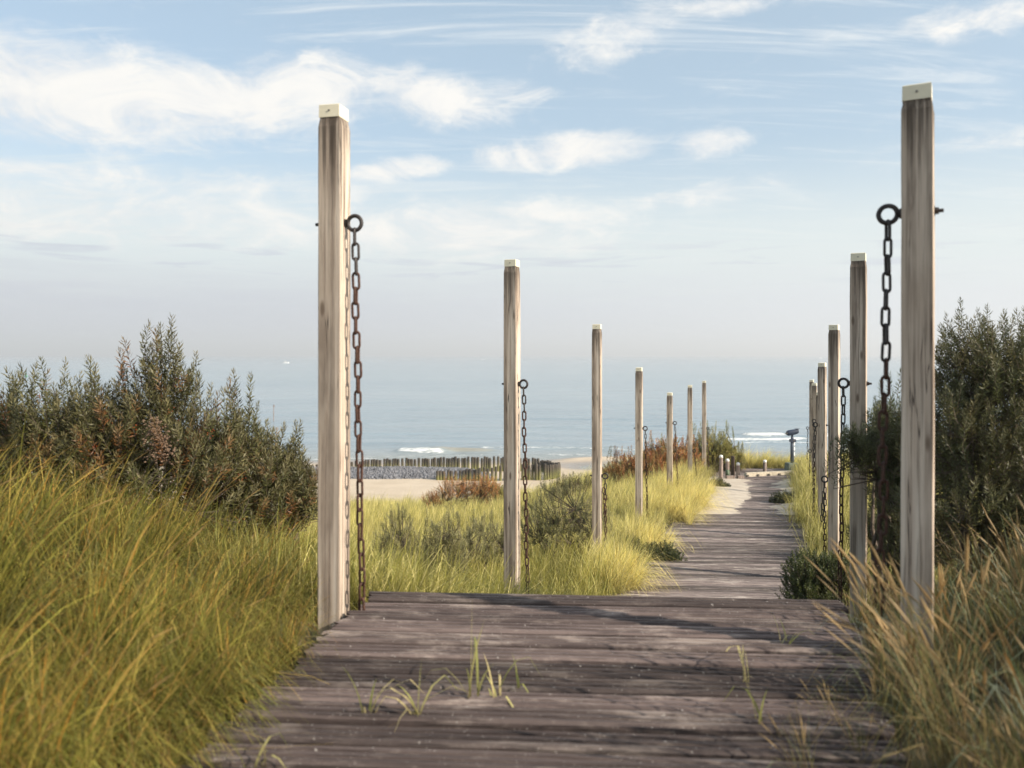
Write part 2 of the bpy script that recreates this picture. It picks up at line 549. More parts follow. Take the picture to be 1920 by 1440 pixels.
def _tps(p):
    n = len(p)
    dd = np.linalg.norm(p[:, None, :2] - p[None, :, :2], axis=2)
    k = np.where(dd > 0, dd ** 2 * np.log(dd + 1e-9), 0) + np.eye(n) * .4
    q = np.c_[np.ones(n), p[:, :2]]
    a = np.block([[k, q], [q.T, np.zeros((3, 3))]])
    return np.linalg.solve(a, np.r_[p[:, 2], 0, 0, 0])


TW = _tps(CTRL)


def vnoise(x, y, s, seed=0.0):
    """smooth sum of sines: cheap relief for arrays"""
    return (np.sin(x * s * 1.0 + seed) * np.cos(y * s * 1.13 + seed * 1.7) + .5 * np.sin(x * s * 2.3 + 1.3 * y * s + seed * 2.1) + .3 * np.cos(y * s * 3.7 - x * s * 2.9 + seed)) / 1.8


def sstep(a, b, x):
    t = np.clip((x - a) / (b - a), 0, 1)
    return t * t * (3 - 2 * t)


SEA_Z = -9.0


def beach_h(x, d):
    z = -8.25 - .03 * (d - 55)
    bar = 75.5 + .33 * np.clip(x, -10, 60)
    z = z + .20 * np.exp(-((d - bar - 2.0) / 2.2) ** 2) * sstep(2, 7, x) - .16 * np.exp(-((d - bar + 3.2) / 2.4) ** 2) * sstep(2, 7, x)
    return z + .06 * vnoise(x, d, .33, 2.0)


def height(x, d):
    x = np.asarray(x, float); d = np.asarray(d, float)
    sh = x.shape
    xf, df = x.ravel(), d.ravel()
    xc = np.clip(xf, -26, 28); dc = np.clip(df, -14, 44)
    r = np.sqrt((xc[:, None] - CTRL[None, :, 0]) ** 2 + (dc[:, None] - CTRL[None, :, 1]) ** 2)
    z = np.where(r > 0, r ** 2 * np.log(r + 1e-9), 0) @ TW[:len(CTRL)] + TW[-3] + TW[-2] * xc + TW[-1] * dc
    z = z + .05 * vnoise(xf, df, 1.9, .7) + .12 * vnoise(xf, df, .45, 3.1) * sstep(6, 14, df)
    pz = np.interp(df, [-50, 4.75, 8.6, 28.0, 31.0, 60], [0, 0, -1.56, -2.84, -2.86, -2.86]) - .13
    le = np.interp(df, [-20, 4.75, 8.6, 12.4, 18.5, 28, 31], [-4.91, -.83, .62, 1.85, 3.9, 6.9, 7.0])
    re = np.interp(df, [-2, 4.75, 7.3, 11.3, 18.4, 28, 31], [1.9 - 6.75 * .29, 1.9, 2.95, 4.30, 6.62, 9.9, 11.2])
    inside = sstep(le - .35, le + .02, xf) * (1 - sstep(re - .02, re + .35, xf)) * (1 - sstep(30.9, 31.8, df))
    z = z * (1 - inside) + pz * inside
    k = sstep(39.0, 49.5, df)
    z = z * (1 - k) + beach_h(xf, df) * k
    return z.reshape(sh)


def hz(x, d):
    return float(height(np.array([x]), np.array([d]))[0])


def axis(*segs):
    a = []
    for lo, hi, st in segs:
        a += list(np.arange(lo, hi, st))
    a.append(segs[-1][1])
    return np.array(a)


def grid_faces(nx, ny):
    i = np.arange((nx - 1) * (ny - 1))
    r, c_ = i // (nx - 1), i % (nx - 1)
    b = r * nx + c_
    return np.c_[b, b + 1, b + nx + 1, b + nx]


gx = axis((-900, -100, 80), (-100, -26, 6), (-26, -8, 1.0), (-8, 14, .16), (14, 30, 1.0), (30, 100, 6), (100, 900, 80))
gd = axis((-400, -20, 60), (-20, -2, 1.5), (-2, 34, .2), (34, 50, .5), (50, 96, 1.0))
X, D = np.meshgrid(gx, gd)
Z = height(X, D)
link('ground', mesh_np('ground', np.c_[X.ravel(), D.ravel(), Z.ravel()], grid_faces(len(gx), len(gd)), M_GROUND, True))['kind'] = 'structure'

# ------------------------------------------------------------------ sea, hills, haze
sx = axis((-16000, -2000, 2000), (-2000, -300, 200), (-300, -70, 15), (-70, 90, .6), (90, 300, 15), (300, 2000, 200), (2000, 16000, 2000))
sdd = axis((58, 76, 3), (76, 130, .3), (130, 200, 2), (200, 600, 20), (600, 3000, 200), (3000, 15000, 1500))
X, D = np.meshgrid(sx, sdd)
wz = np.zeros_like(X); foam = np.zeros_like(X); sandy = np.zeros_like(X)
sandy += .55 * sstep(96, 76, D) * (1 - sstep(120, 150, np.abs(X)))


def wave(px0, px1, py, h, wid, foam_amt, tan=0.0, slope=0.0, fade=30):
    """a swell line breaking along the shore"""
    global wz, foam, sandy
    d0 = (HC - SEA_Z) * F / (py - 665)
    x0, x1 = (px0 - 960) * d0 / F, (px1 - 960) * d0 / F
    f = fade * d0 / F
    along = sstep(x0 - f, x0 + f, X) * (1 - sstep(x1 - f, x1 + f, X))
    dd = D - (d0 + slope * (X - .5 * (x0 + x1)) + .8 * np.sin(X * .21 + d0) + .35 * np.sin(X * .6 + 2 * d0))
    prof = np.exp(-(dd / wid) ** 2)
    front = np.exp(-((dd + wid * .5) / (wid * .9)) ** 2)
    wz += h * prof * along
    foam = np.maximum(foam, foam_amt * front * along)
    sandy = np.maximum(sandy, tan * front * along)


wave(740, 840, 848, .45, 1.1, 1.05, .0, 0, 18)
wave(800, 930, 845, .42, 1.1, .0, .75, 0, 35)
wave(660, 1000, 855, .10, .8, .62, .2, .02)
wave(880, 1180, 840, .16, .9, .78, .2, .03)
wave(1120, 1330, 843, .16, .9, .82, .2, .0)
wave(1010, 1110, 851, .10, .8, .75)
wave(1080, 1260, 855, .08, .9, .70)
wave(1385, 1470, 815, .35, 1.3, 1.1, .3, 0, 14)
wave(1345, 1520, 824, .25, 1.4, 1.0, .2, 0, 25)
wave(1500, 1700, 817, .3, 1.3, 1.0)
wave(1380, 1560, 831, .12, 1.0, .75)
wave(560, 720, 862, .06, .8, .75)
wave(520, 700, 868, .05, .7, .8)
wave(620, 900, 830, .12, 1.2, .35)
wave(1000, 1400, 800, .18, 1.6, .42)
wave(400, 1000, 812, .14, 1.5, .0)
wave(1000, 1700, 785, .16, 2.0, .3)
wz += .035 * vnoise(X, D, .8, 1.0) * sstep(72, 84, D) * (1 - sstep(150, 190, D))
link('sea', mesh_np('sea', np.c_[X.ravel(), D.ravel(), (SEA_Z + wz).ravel()], grid_faces(len(sx), len(sdd)), M_SEA, True,
                    np.c_[foam.ravel(), sandy.ravel(), np.zeros(foam.size)]))['kind'] = 'structure'

mt = simple_mat('far_land', (.16, .19, .19), .9, 0, .3, .002, 0)
hx = np.linspace(600, 5200, 90)
hh = 16 + 52 * np.exp(-((hx - 2300) / 1100) ** 2) * (.72 + .28 * np.sin(hx * .0061) * np.sin(hx * .0017 + 1)) + 6 * np.sin(hx * .021)
hh *= sstep(600, 1100, hx) * (1 - sstep(4300, 5200, hx))
v = np.concatenate([np.c_[hx, np.full(90, 10500 - 300.0), np.full(90, SEA_Z - .5)], np.c_[hx, np.full(90, 10600.0), SEA_Z + hh], np.c_[hx, np.full(90, 11100.0), np.full(90, SEA_Z - .5)]])
link('hills', mesh_np('hills', v, grid_faces(90, 3), mt, True))['kind'] = 'structure'

hm = bpy.data.materials.new('sea_haze')
hm.use_nodes = True
hm.node_tree.nodes.clear()
ho = hm.node_tree.nodes.new('ShaderNodeOutputMaterial')
hv = hm.node_tree.nodes.new('ShaderNodeVolumePrincipled')
hv.inputs['Color'].default_value = (.93, .95, .97, 1)
hv.inputs['Density'].default_value = 0.00045
hv.inputs['Anisotropy'].default_value = 0.2
hm.node_tree.links.new(hv.outputs[0], ho.inputs['Volume'])
hb = MB().box((0, 7000, 40), (34000, 18400, 104)).build('haze', hm)
hb['kind'] = 'stuff'
# ------------------------------------------------------------------ boardwalks


def plank_mesh(name, length, width, thick, mat, seed):
    """a board with eased edges, a little cupped, warped and chewed at its ends; lies along x"""
    rg = random.Random(seed)
    n = 4
    xs = [-length / 2 + length * i / (n - 1) for i in range(n)]
    prof = [(-width / 2, -thick), (-width / 2, -.012), (-width / 2 + .014, 0), (-width * .25, -.001), (-width * .22, -.013), (-width * .12, -.013), (-width * .09, -.001), (width * .09, -.001), (width * .12, -.013), (width * .22, -.013), (width * .25, -.001), (width / 2 - .014, 0), (width / 2, -.012), (width / 2, -thick)]
    vs, fs = [], []
    for i, x in enumerate(xs):
        bow = rg.uniform(-.003, .003); zz = rg.uniform(-.003, .003); tw = rg.uniform(-.015, .015)
        for (y, z) in prof:
            vs.append((x + (rg.uniform(-.01, .01) if i in (0, n - 1) else 0), y + bow, z + zz + y * tw))
    m_ = len(prof)
    for i in range(n - 1):
        for k in range(m_ - 1):
            fs.append((i * m_ + k, i * m_ + k + 1, (i + 1) * m_ + k + 1, (i + 1) * m_ + k))
        fs.append((i * m_ + m_ - 1, i * m_, (i + 1) * m_, (i + 1) * m_ + m_ - 1))
    b = MB(); b.add(vs, fs)
    b.add(vs[:m_], [tuple(reversed(range(m_)))]); b.add(vs[-m_:], [tuple(range(m_))])
    me = b.mesh(name, mat)
    return me


def deck(name, label, d0, d1, pitch, mat, tilt, zf, tag_cat='boardwalk', ztilt=0.0, lw=0.0, rw=0.0, jit=.004, gap=.014):
    root = empty(name, (0.5 * (left_edge(d0) + right_edge(d0)), d0, zf(d0)))
    root['label'] = label
    root['category'] = tag_cat
    pool = [plank_mesh('plank', 1.0, pitch - gap, .05, mat, 100 + i) for i in range(6)]
    k = 0
    d = d0 + pitch / 2
    while d < d1:
        xl, xr = left_edge(d) - lw, right_edge(d) + rw
        L = (xr - xl) + random.uniform(-.03, .03)
        o = link('plank', pool[k % 6], root)
        o.scale = (L, random.uniform(.95, 1.01), 1)
        cx = (xl + xr) / 2
        # a board's ends follow the tilt of the deck
        o.location = (cx - root.location.x, d - root.location.y, zf(d) - root.location.z + random.uniform(-jit, jit))
        slope = math.atan2(zf(d + .1) - zf(d - .1), .2) if ztilt else 0.0
        o.rotation_euler = (slope + random.uniform(-.02, .02), 0, tilt + random.uniform(-.004, .004))
        d += pitch; k += 1
    return root


dk = deck('boardwalk', 'dark weathered plank deck in the foreground, grass growing through its joints', -1.6, 4.78, .168, M_PLANK, -R(3.5), lambda d: 0.0, jit=.008, gap=.032)
b = MB()
for fx in (-.9, 0, .9):
    b.box((fx + .0, 3.0, -.11), (.09, 3.2, .1), -.165)
b.build('joist', M_PLANK, dk, (.1 - dk.location.x, -dk.location.y - 0.0, -.005))


def step_z(d):
    k = math.floor((d - 4.86) / .26)
    return -.145 - k * .118


st = deck('stair', 'wooden steps dropping from the near deck to the lower boardwalk', 4.86, 8.2, .26, M_PLANK2, -R(3.5), step_z, 'steps')
low = deck('boardwalk', 'lower grey plank walk running down between the two post rows', 8.5, 18.45, .165, M_PLANK2, -R(3), path_z, ztilt=1)
far = deck('boardwalk', 'far stretch of plank walk half buried under blown sand', 18.62, 27.9, .2, M_PLANK2, -R(3), lambda d: path_z(d) - .035, ztilt=1)
plat = deck('platform', 'small grey plank platform at the far end of the walk beside the telescope', 28.0, 30.6, .2, M_PLANK2, -R(1), lambda d: path_z(d) - .01, 'platform')

# blown sand lying over the far stretch: thick at the sides, thin along the trodden middle
ux = np.linspace(-.04, 1.04, 46); ud = np.linspace(18.3, 28.6, 90)
U, D = np.meshgrid(ux, ud)
LE = np.array([left_edge(d) for d in ud])[:, None]; RE = np.array([right_edge(d) for d in ud])[:, None]
X = LE + (RE - LE) * U
trod = np.exp(-((U - (.60 + .05 * np.sin(D * .9))) / .20) ** 2)
cover = .050 * sstep(0.70, 0.0, U) + .030 * sstep(.76, 1.0, U) - .034 * trod + .012 * vnoise(X, D, 2.6, .4) + .008 * vnoise(X, D, 7, 1.4)
cover -= .045 * sstep(19.0, 18.3, D) + .03 * sstep(27.2, 28.6, D)
PZ = np.array([path_z(d) for d in ud])[:, None]
link('sand_drift', mesh_np('sand_drift', np.c_[X.ravel(), D.ravel(), (PZ - .028 + cover).ravel()], grid_faces(46, 90), M_DRIFT, True))['kind'] = 'structure'

# ------------------------------------------------------------------ posts and chains
PW = .135


def shaft_mesh(h, seed):
    rg = random.Random(seed)
    n = 14
    prof = [(-1, -.93), (-.93, -1), (0, -1.0), (.93, -1), (1, -.93), (1, 0), (1, .93), (.93, 1), (0, 1), (-.93, 1), (-1, .93), (-1, 0)]
    vs, fs = [], []
    bx = [rg.uniform(-.004, .004) for _ in range(4)]
    for i in range(n):
        t = i / (n - 2) if i < n - 1 else 1.0
        z = -.45 + (h + .45) * min(1, t * .985) if i < n - 1 else h
        s = PW / 2 * (1.0 if i < n - 2 else (.985 if i == n - 2 else .86))
        ox = bx[0] * math.sin(3 * t + bx[1] * 900); oy = bx[2] * math.sin(4 * t + bx[3] * 900)
        for (x, y) in prof:
            vs.append((x * s + ox + rg.uniform(-.0012, .0012), y * s + oy + rg.uniform(-.0012, .0012), z))
    m_ = len(prof)
    for i in range(n - 1):
        for k in range(m_):
            fs.append((i * m_ + k, i * m_ + (k + 1) % m_, (i + 1) * m_ + (k + 1) % m_, (i + 1) * m_ + k))
    b = MB(); b.add(vs, fs); b.add(vs[-m_:], [tuple(range(m_))])
    return b.mesh('shaft', M_POST)


def cap_mesh():
    w = .121 / 2
    ring = lambda s, z: [(-s, -s, z), (s, -s, z), (s, s, z), (-s, s, z)]
    vs = ring(w + .001, -.002) + ring(w, .066) + ring(w - .004, .070) + ring(.012, .0735)
    fs = []
    for i in range(3):
        for k in range(4):
            fs.append((i * 4 + k, i * 4 + (k + 1) % 4, i * 4 + 4 + (k + 1) % 4, i * 4 + 4 + k))
    fs.append((12, 13, 14, 15)); fs.append((3, 2, 1, 0))
    b = MB(); b.add(vs, fs)
    return b.mesh('cap', M_CAP)


def torus(b, c, Rm, r, ax='y', n=20, m_=8):
    vs, fs = [], []
    for i in range(n):
        a = i * 2 * PI / n
        for k in range(m_):
            e = k * 2 * PI / m_
            rr = Rm + r * math.cos(e)
            p = (rr * math.cos(a), r * math.sin(e), rr * math.sin(a))
            vs.append((c[0] + p[0], c[1] + p[1], c[2] + p[2]))
    for i in range(n):
        for k in range(m_):
            fs.append((i * m_ + k, i * m_ + (k + 1) % m_, ((i + 1) % n) * m_ + (k + 1) % m_, ((i + 1) % n) * m_ + k))
    b.add(vs, fs)


def eye_mesh():
    b = MB()
    ec = PW / 2 + .058
    torus(b, (ec, 0, 0), .041, .0115)
    b.tube([(PW / 2 - .01, 0, 0), (ec - .036, 0, 0)], [.017, .015], 10)
    b.tube([(PW / 2 - .002, 0, 0), (PW / 2 + .008, 0, 0)], [.026, .024], 12)
    return b.mesh('eye_bolt', M_IRON, True)


def nut_mesh():
    b = MB()
    b.tube([(-PW / 2 + .002, 0, 0), (-PW / 2 - .006, 0, 0)], .024, 12)
    b.tube([(-PW / 2 - .006, 0, 0), (-PW / 2 - .022, 0, 0)], .017, 6)
    b.tube([(-PW / 2 - .022, 0, 0), (-PW / 2 - .042, 0, 0)], .009, 8)
    return b.mesh('nut', M_IRON)


def link_mesh(mat, L=.108, w=.048, r=.0074):
    """one long oval link, standing up in the xz plane"""
    b = MB()
    hs = (L - w) / 2; rr = w / 2 - r
    path = []
    for k in range(7):
        a = PI * k / 6
        path.append((rr * math.cos(a), hs + rr * math.sin(a)))
    for k in range(7):
        a = PI + PI * k / 6
        path.append((rr * math.cos(a), -hs + rr * math.sin(a)))
    n, m_ = len(path), 6
    vs, fs = [], []
    for i in range(n):
        p, q = path[(i + 1) % n], path[i - 1]
        t = Vector((p[0] - q[0], 0, p[1] - q[1])).normalized()
        nn = Vector((t.z, 0, -t.x))
        for k in range(m_):
            e = 2 * PI * k / m_
            vs.append(Vector((path[i][0], 0, path[i][1])) + nn * r * math.cos(e) + Vector((0, 1, 0)) * r * math.sin(e))
    for i in range(n):
        for k in range(m_):
            fs.append((i * m_ + k, i * m_ + (k + 1) % m_, ((i + 1) % n) * m_ + (k + 1) % m_, ((i + 1) % n) * m_ + k))
    b.add(vs, fs)
    return b.mesh('link', mat, True)


CAP, EYE, NUT = cap_mesh(), eye_mesh(), nut_mesh()
LINK_I, LINK_R = link_mesh(M_IRON), link_mesh(M_RUST)
SCREW = MB().tube([(0, 0, 0), (0, -.004, 0)], .0055, 8).mesh('screw', M_SCREW)
PITCH = .108 - 4 * .0074 + .004
rowname = {-1: 'left', 1: 'right'}
ordw = ['nearest', 'second', 'third', 'fourth', 'fifth', 'sixth', 'farthest']
# per post: pixel column of the cap, cap-top row, ring row, turn, chain lean (metres across at the foot), chain foot above the ground
LEFT = [(200, 420, 13, .045), (487, 720, 20, .05), (608, 892, 16, .01), (689, 803, 18, .05), (736, 793, 18, .09), (722, 845, 16, .10), (714, 803, 18, .03)]
RIGHT = [(163, 398, 29, -.045), (475, 719, 27, -.04), (609, 900, 33, .0), (680, 797, 34, -.04), (735, 790, 32, -.04), (718, 846, 31, -.01), (712, 803, 30, -.02)]
extra = {-1: ['with long dark streaks down its face, foot against the near deck', 'standing in the yellow grass just past the near deck', 'standing in grass, its iron eye low down the shaft',
              'standing on the grassy bank, chain hanging clear', 'half way down the walk in pale yellow grass', 'beside the brown shrubs, chain swinging aside', 'rising in front of the leafy shrub by the bollards'],
         1: ['with dark stained top, dry grass stalks across its foot', 'partly covered by buckthorn branches', 'in front of the dark low shrub, its iron eye low down', 'just behind the post with the low iron eye',
             'mostly hidden behind the fourth', 'showing between two others', 'narrowest, at the end by the grass mound']}
shaftpos = []
for side, xs, ds, rows in ((-1, LX, LD, LEFT), (1, RX, RD, RIGHT)):
    for i in range(7):
        top_y, ring_y, rot, lean = rows[i]
        x, d = xs[i], ds[i]
        gz = min(path_z(d), hz(x, d)) - (.25 if i == 0 and side < 0 else 0.0)
        top = HC + (665 - top_y) * d / F
        h = top - .072 - gz
        root = empty('wooden_post', (x, d, gz), -R(rot))
        tag(root, f'{ordw[i]} {rowname[side]} post, {extra[side][i]}', 'post', 'capped wooden posts along the boardwalk')
        link('shaft', shaft_mesh(h, i * 10 + side), root)
        cp = link('cap', CAP, root, (0, 0, h))
        link('screw', SCREW, cp, (0, -.0605, .034))
        zr = HC + (665 - ring_y) * d / F - gz
        e = link('eye_bolt', EYE, root, (0, 0, zr)); nt = link('nut', NUT, root, (0, 0, zr))
        if side > 0:
            e.rotation_euler = nt.rotation_euler = (0, 0, PI)
        shaftpos.append((x, d))
        # chain hung from the eye
        s = -side
        ec = PW / 2 + .058
        rx = x + s * ec * math.cos(R(rot)); ry = d - s * ec * math.sin(R(rot))
        ztop = gz + zr - .0295
        bottom = max(hz(rx + lean, d), path_z(d) - .25) + .02
        if i == 0: bottom = min(bottom, .02)
        n = max(4, int((ztop - bottom) / PITCH) + 1)
        ch = empty('chain', (rx, ry, gz + zr))
        tag(ch, f'iron chain hanging from the eye of the {ordw[i]} {rowname[side]} post' + (', rust brown towards its foot' if side < 0 else ', nearly black'), 'chain', 'chains hanging from the post eyes')
        rg = random.Random(i + side * 50)
        for k in range(n):
            t = k / max(1, n - 1)
            lk = link('link', LINK_R if (side < 0 and k > 2) or (side > 0 and k > 7) else LINK_I, ch)
            lk.location = (lean * t + .004 * math.sin(k * .9), .006 * math.sin(k * .7 + i), ztop - PITCH * (k + .5) - (gz + zr) - .005)
            tw = t * 35 * (1 if i % 2 else -1)
            lk.rotation_euler = (rg.uniform(-.03, .03), -lean / max(.3, ztop - bottom) + rg.uniform(-.03, .03), R((90 if k % 2 == 0 else 0) + tw + rg.uniform(-9, 9)))
        if i == 2:                      # the spare end is doubled back and hangs beside the chain
            for k in range(5):
                lk = link('link', LINK_I if side > 0 else LINK_R, ch)
                lk.location = (-.028 + .006 * k * s, -.03, -.19 - PITCH * (k + .5) + .02)
                lk.rotation_euler = (0, .12 * s, R((0 if k % 2 == 0 else 90) + rg.uniform(-15, 15)))

# ------------------------------------------------------------------ bollards, kerb, telescope on the platform


def mat_bollard():
    mt, t, p = new_mat('bollard_wood')
    co = t.n('ShaderNodeTexCoord').outputs['Object']
    rnd = t.n('ShaderNodeObjectInfo').outputs['Random']
    gr = t.noise(t.mapping(co, (22, 22, 1.5)), 1.0, 5, .6, 0, t.math('MULTIPLY', rnd, 20.0))
    t.put(p.inputs['Base Color'], t.mix(t.ramp(gr, .35, .65), (.17, .125, .105, 1), (.34, .27, .23, 1)))
    p.inputs['Roughness'].default_value = .85
    t.put(p.inputs['Normal'], t.bump(gr, .5, .005))
    return mt


M_BOL = mat_bollard()
M_BCAP = simple_mat('white_bollard_top', (.75, .74, .70), .5, 0, .08)
M_GREENP = simple_mat('green_paint', (.075, .11, .06), .6, 0, .3)
M_KERB = simple_mat('pale_kerb', (.52, .45, .34), .9, 0, .2)
bdefs = [(1352, 853, 27.7, None, 'tall bollard at the left end of the platform beside the leafy shrub'),
         (1364, 860, 27.9, 'g', 'bollard with a green lower half between two plain ones'),
         (1384, 867, 28.0, None, 'shorter bollard with a low timber block at its foot'),
         (1434, 862, 29.2, None, 'single bollard behind the pale kerb in front of the grass')]
for (px, ty, d, g, lab) in bdefs:
    x = (px - 960) * d / F
    gz = path_z(d)
    h = HC + (665 - ty) * d / F - gz
    root = empty('bollard', (x, d, gz), -R(20))
    tag(root, lab, 'bollard', 'white topped bollards on the platform')
    MB().lathe([(.066, -.25), (.065, 0), (.063, h - .10), (.061, h - .07)], 14).build('post', M_BOL, root, smooth=False)
    MB().lathe([(.066, h - .10), (.065, h - .05), (.052, h - .012), (.015, h)], 14).build('cap', M_BCAP, root, smooth=True)
    if g:
        MB().lathe([(.0695, .004), (.0685, h * .44)], 14).build('painted_base', M_GREENP, root, smooth=True)
x = (1374 - 960) * 28.2 / F
root = empty('bollard', (x, 28.2, path_z(28.2)))
tag(root, 'old dark brown bollard without a cap between the green based one and the short one', 'bollard')
MB().lathe([(.075, -.25), (.074, 0), (.066, .70), (.05, .74)], 11).build('post', simple_mat('tarred_wood', (.075, .048, .032), .85, 0, .4), root)
for (px, w_, d, lab) in ((1369, .28, 27.75, 'low dark timber block between the green based and brown bollards'), (1389, .22, 27.8, 'low timber block with a sandy top beside the short bollard')):
    x = (px - 960) * d / F
    tag(MB().box((0, 0, .05), (w_, .14, .10), .1, .94).build('timber_block', M_BOL, None, (x, d, path_z(d))), lab, 'timber block')
kb = MB()
a_, b_ = Vector(((1396 - 960) * 28.4 / F, 28.45, path_z(28.4))), Vector(((1486 - 960) * 29.2 / F, 29.0, path_z(29)))
kl = (b_ - a_).length
tag(kb.box((kl / 2, 0, .05), (kl, .16, .13), 0, .93).build('kerb', M_KERB, None, a_, (0, 0, math.atan2(b_.y - a_.y, b_.x - a_.x))), 'pale sandy kerb beam edging the far platform', 'kerb')
dd_ = (b_ - a_).normalized()
for k in range(5):
    q = a_ + dd_ * (kl * (.05 + .21 * k)) + Vector((0, -.10, 0))
    tag(MB().box((0, 0, .03), (.09, .05, .06), .3, .8).build('stone', simple_mat('kerb_stone', (.10, .085, .07), .9), None, q), ('leftmost', 'second from the left', 'middle', 'second from the right', 'rightmost')[k] + ' of the small dark stones lying before the pale kerb', 'stone', 'stones along the pale kerb')

M_BLUE = simple_mat('blue_paint', (.018, .028, .055), .42, .1, .2, 20, .05)
M_BLUEG = simple_mat('grey_blue_paint', (.13, .155, .20), .5, .1, .2, 20, .05)
M_WHITE = simple_mat('white_plate', (.8, .8, .78), .45, 0, .05)
M_TEAL = simple_mat('teal_plinth', (.13, .17, .155), .8, 0, .25)
tx, td = (1482 - 960) * 30.2 / F, 30.0
tg = path_z(td)
tr = empty('telescope', (tx, td, tg), R(8))
tag(tr, 'dark blue coin operated viewing telescope on a grey column by the grass mound', 'telescope')
MB().box((-.02, 0, .12), (.40, .36, .30), 0, .92).build('plinth', M_TEAL, tr)
MB().lathe([(.070, .27), (.067, .9), (.064, 1.08)], 16).build('column', M_BLUEG, tr, smooth=True)
cb = MB().box((.0, -.03, 1.10), (.20, .18, .10), 0, .9).build('coin_box', M_BLUE, tr)
MB().box((.0, -.123, 1.115), (.05, .004, .03)).build('coin_slot', M_SCREW, cb)
MB().tube([(0, 0, 1.14), (0, 0, 1.24), (0, 0, 1.30)], [.055, .045, .03], 12).build('pivot', M_BLUE, tr, smooth=True)
hb_ = MB()
pr = [(-.20, .055, .052), (-.16, .062, .068), (-.04, .064, .07), (.10, .060, .066), (.19, .052, .058), (.23, .046, .048)]
vs, fs = [], []
for (xx, wy, wz_) in pr:
    for k in range(10):
        a = 2 * PI * k / 10
        ex = lambda q: math.copysign(abs(q) ** .6, q)
        vs.append((xx, wy * ex(math.cos(a)) * 1.35, 1.40 + wz_ * 1.5 * ex(math.sin(a)) + .16 * xx))
for i in range(len(pr) - 1):
    for k in range(10):
        fs.append((i * 10 + k, i * 10 + (k + 1) % 10, i * 10 + 10 + (k + 1) % 10, i * 10 + 10 + k))
hb_.add(vs, fs); hb_.add(vs[:10], [tuple(range(10))]); hb_.add(vs[-10:], [tuple(reversed(range(10)))])
hd = hb_.build('head', M_BLUE, tr, smooth=False)
MB().tube([(-.19, -.035, 1.37), (-.25, -.035, 1.36)], .026, 10).build('eyepiece', M_SCREW, hd)
MB().tube([(-.19, .035, 1.37), (-.25, .035, 1.36)], .026, 10).build('eyepiece', M_SCREW, hd)
MB().box((.2, 0, 1.528), (.13, .15, .012)).build('sun_hood', M_BLUE, hd)
for zz, w_ in ((.98, .07), (.80, .075), (.60, .06)):
    MB().box((.058, -.048, zz), (w_, .008, .12), R(38)).build('plate', M_WHITE, tr)

# ------------------------------------------------------------------ groyne: rows of piles and the stone bank


def mat_pile():
    mt, t, p = new_mat('pile_wood')
    tcn = t.n('ShaderNodeTexCoord')
    co = tcn.outputs['Object']
    rnd = t.n('ShaderNodeObjectInfo').outputs['Random']
    gz = t.sep(tcn.outputs['Generated'])[2]
    gr = t.noise(t.mapping(co, (9, 9, 1.5)), 1.0, 4, .6, 0, t.math('MULTIPLY', rnd, 20.0))
    col = t.mix(t.ramp(gr, .35, .65), (.022, .017, .013, 1), (.075, .06, .042, 1))
    alg = t.math('MULTIPLY', t.ramp(t.math('ADD', gz, t.math('MULTIPLY', gr, .5)), 1.15, .6), .75)
    col = t.mix(alg, col, t.mix(rnd, (.13, .14, .03, 1), (.28, .27, .075, 1)))
    t.put(p.inputs['Base Color'], col)
    p.inputs['Roughness'].default_value = .8
    t.put(p.inputs['Normal'], t.bump(gr, .6, .02))
    return mt


M_PILE = mat_pile()


def pile_mesh(seed):
    rg = random.Random(seed)
    r = .118
    prof = [(r * 1.04, -.6), (r * rg.uniform(.95, 1.05), .4), (r * rg.uniform(.92, 1.0), .93), (r * .78, 1.0)]
    b = MB(); b.lathe(prof, 8)
    lean = rg.uniform(-.03, .03)
    b.v = [(x + z * lean + rg.uniform(-.006, .006), y + rg.uniform(-.006, .006), z) for (x, y, z) in b.v]
    return b.mesh('groyne_pile', M_PILE, True)


PILES = [pile_mesh(i) for i in range(7)]
npile = 0


def put_pile(x, d, top, lab, grp):
    global npile
    gz = float(beach_h(np.array(x), np.array(d)))
    o = link('groyne_pile', PILES[npile % 7], None, (x, d, gz), (0, 0, random.uniform(0, 6)))
    o.scale = (random.uniform(.9, 1.18),) * 2 + (max(.3, top - .08 - gz + random.uniform(-.10, .07)),)
    tag(o, lab, 'pile', grp)
    npile += 1


x = -26.0
while x < 3.4:
    d = 70.5 + .25 * math.sin(x * .5)
    px = 960 + x * F / d
    ty = np.interp(px, [500, 590, 650, 740, 830, 940, 1000, 1045], [872, 869, 863, 858, 856, 855, 858, 863])
    put_pile(x, d, HC + (665 - ty) * d / F, 'dark groyne pile of the back row, ' + ('left of the streaked post' if px < 600 else 'showing behind the rusty chain of the streaked post' if px < 700 else 'above the grey stone bank' if px < 830 else 'behind the front row of piles'), 'piles of the back groyne row')
    x += random.choice([.225, .235, .25, .27, .36])
x = -5.9
while x < 1.9:
    d = 64.2 + .2 * math.sin(x)
    px = 960 + x * F / d
    ty = np.interp(px, [820, 880, 940, 1010], [880, 878, 872, 868])
    put_pile(x, d, HC + (665 - ty) * d / F, 'groyne pile in the shorter front row behind the russet shrub', 'piles of the front groyne row')
    x += random.choice([.235, .25, .28, .36])
for k in range(27):               # the rounded right end
    a = -PI / 2 + PI * k / 26 * .98
    if k in (2, 13): continue
    x, d = 1.95 + 1.95 * math.cos(a), 67.3 + 3.1 * math.sin(a)
    ty = 866 - 3 * math.sin(a)
    put_pile(x, d, HC + (665 - ty) * d / F, 'algae green groyne pile in the curved right end of the enclosure', 'piles of the curved groyne end')

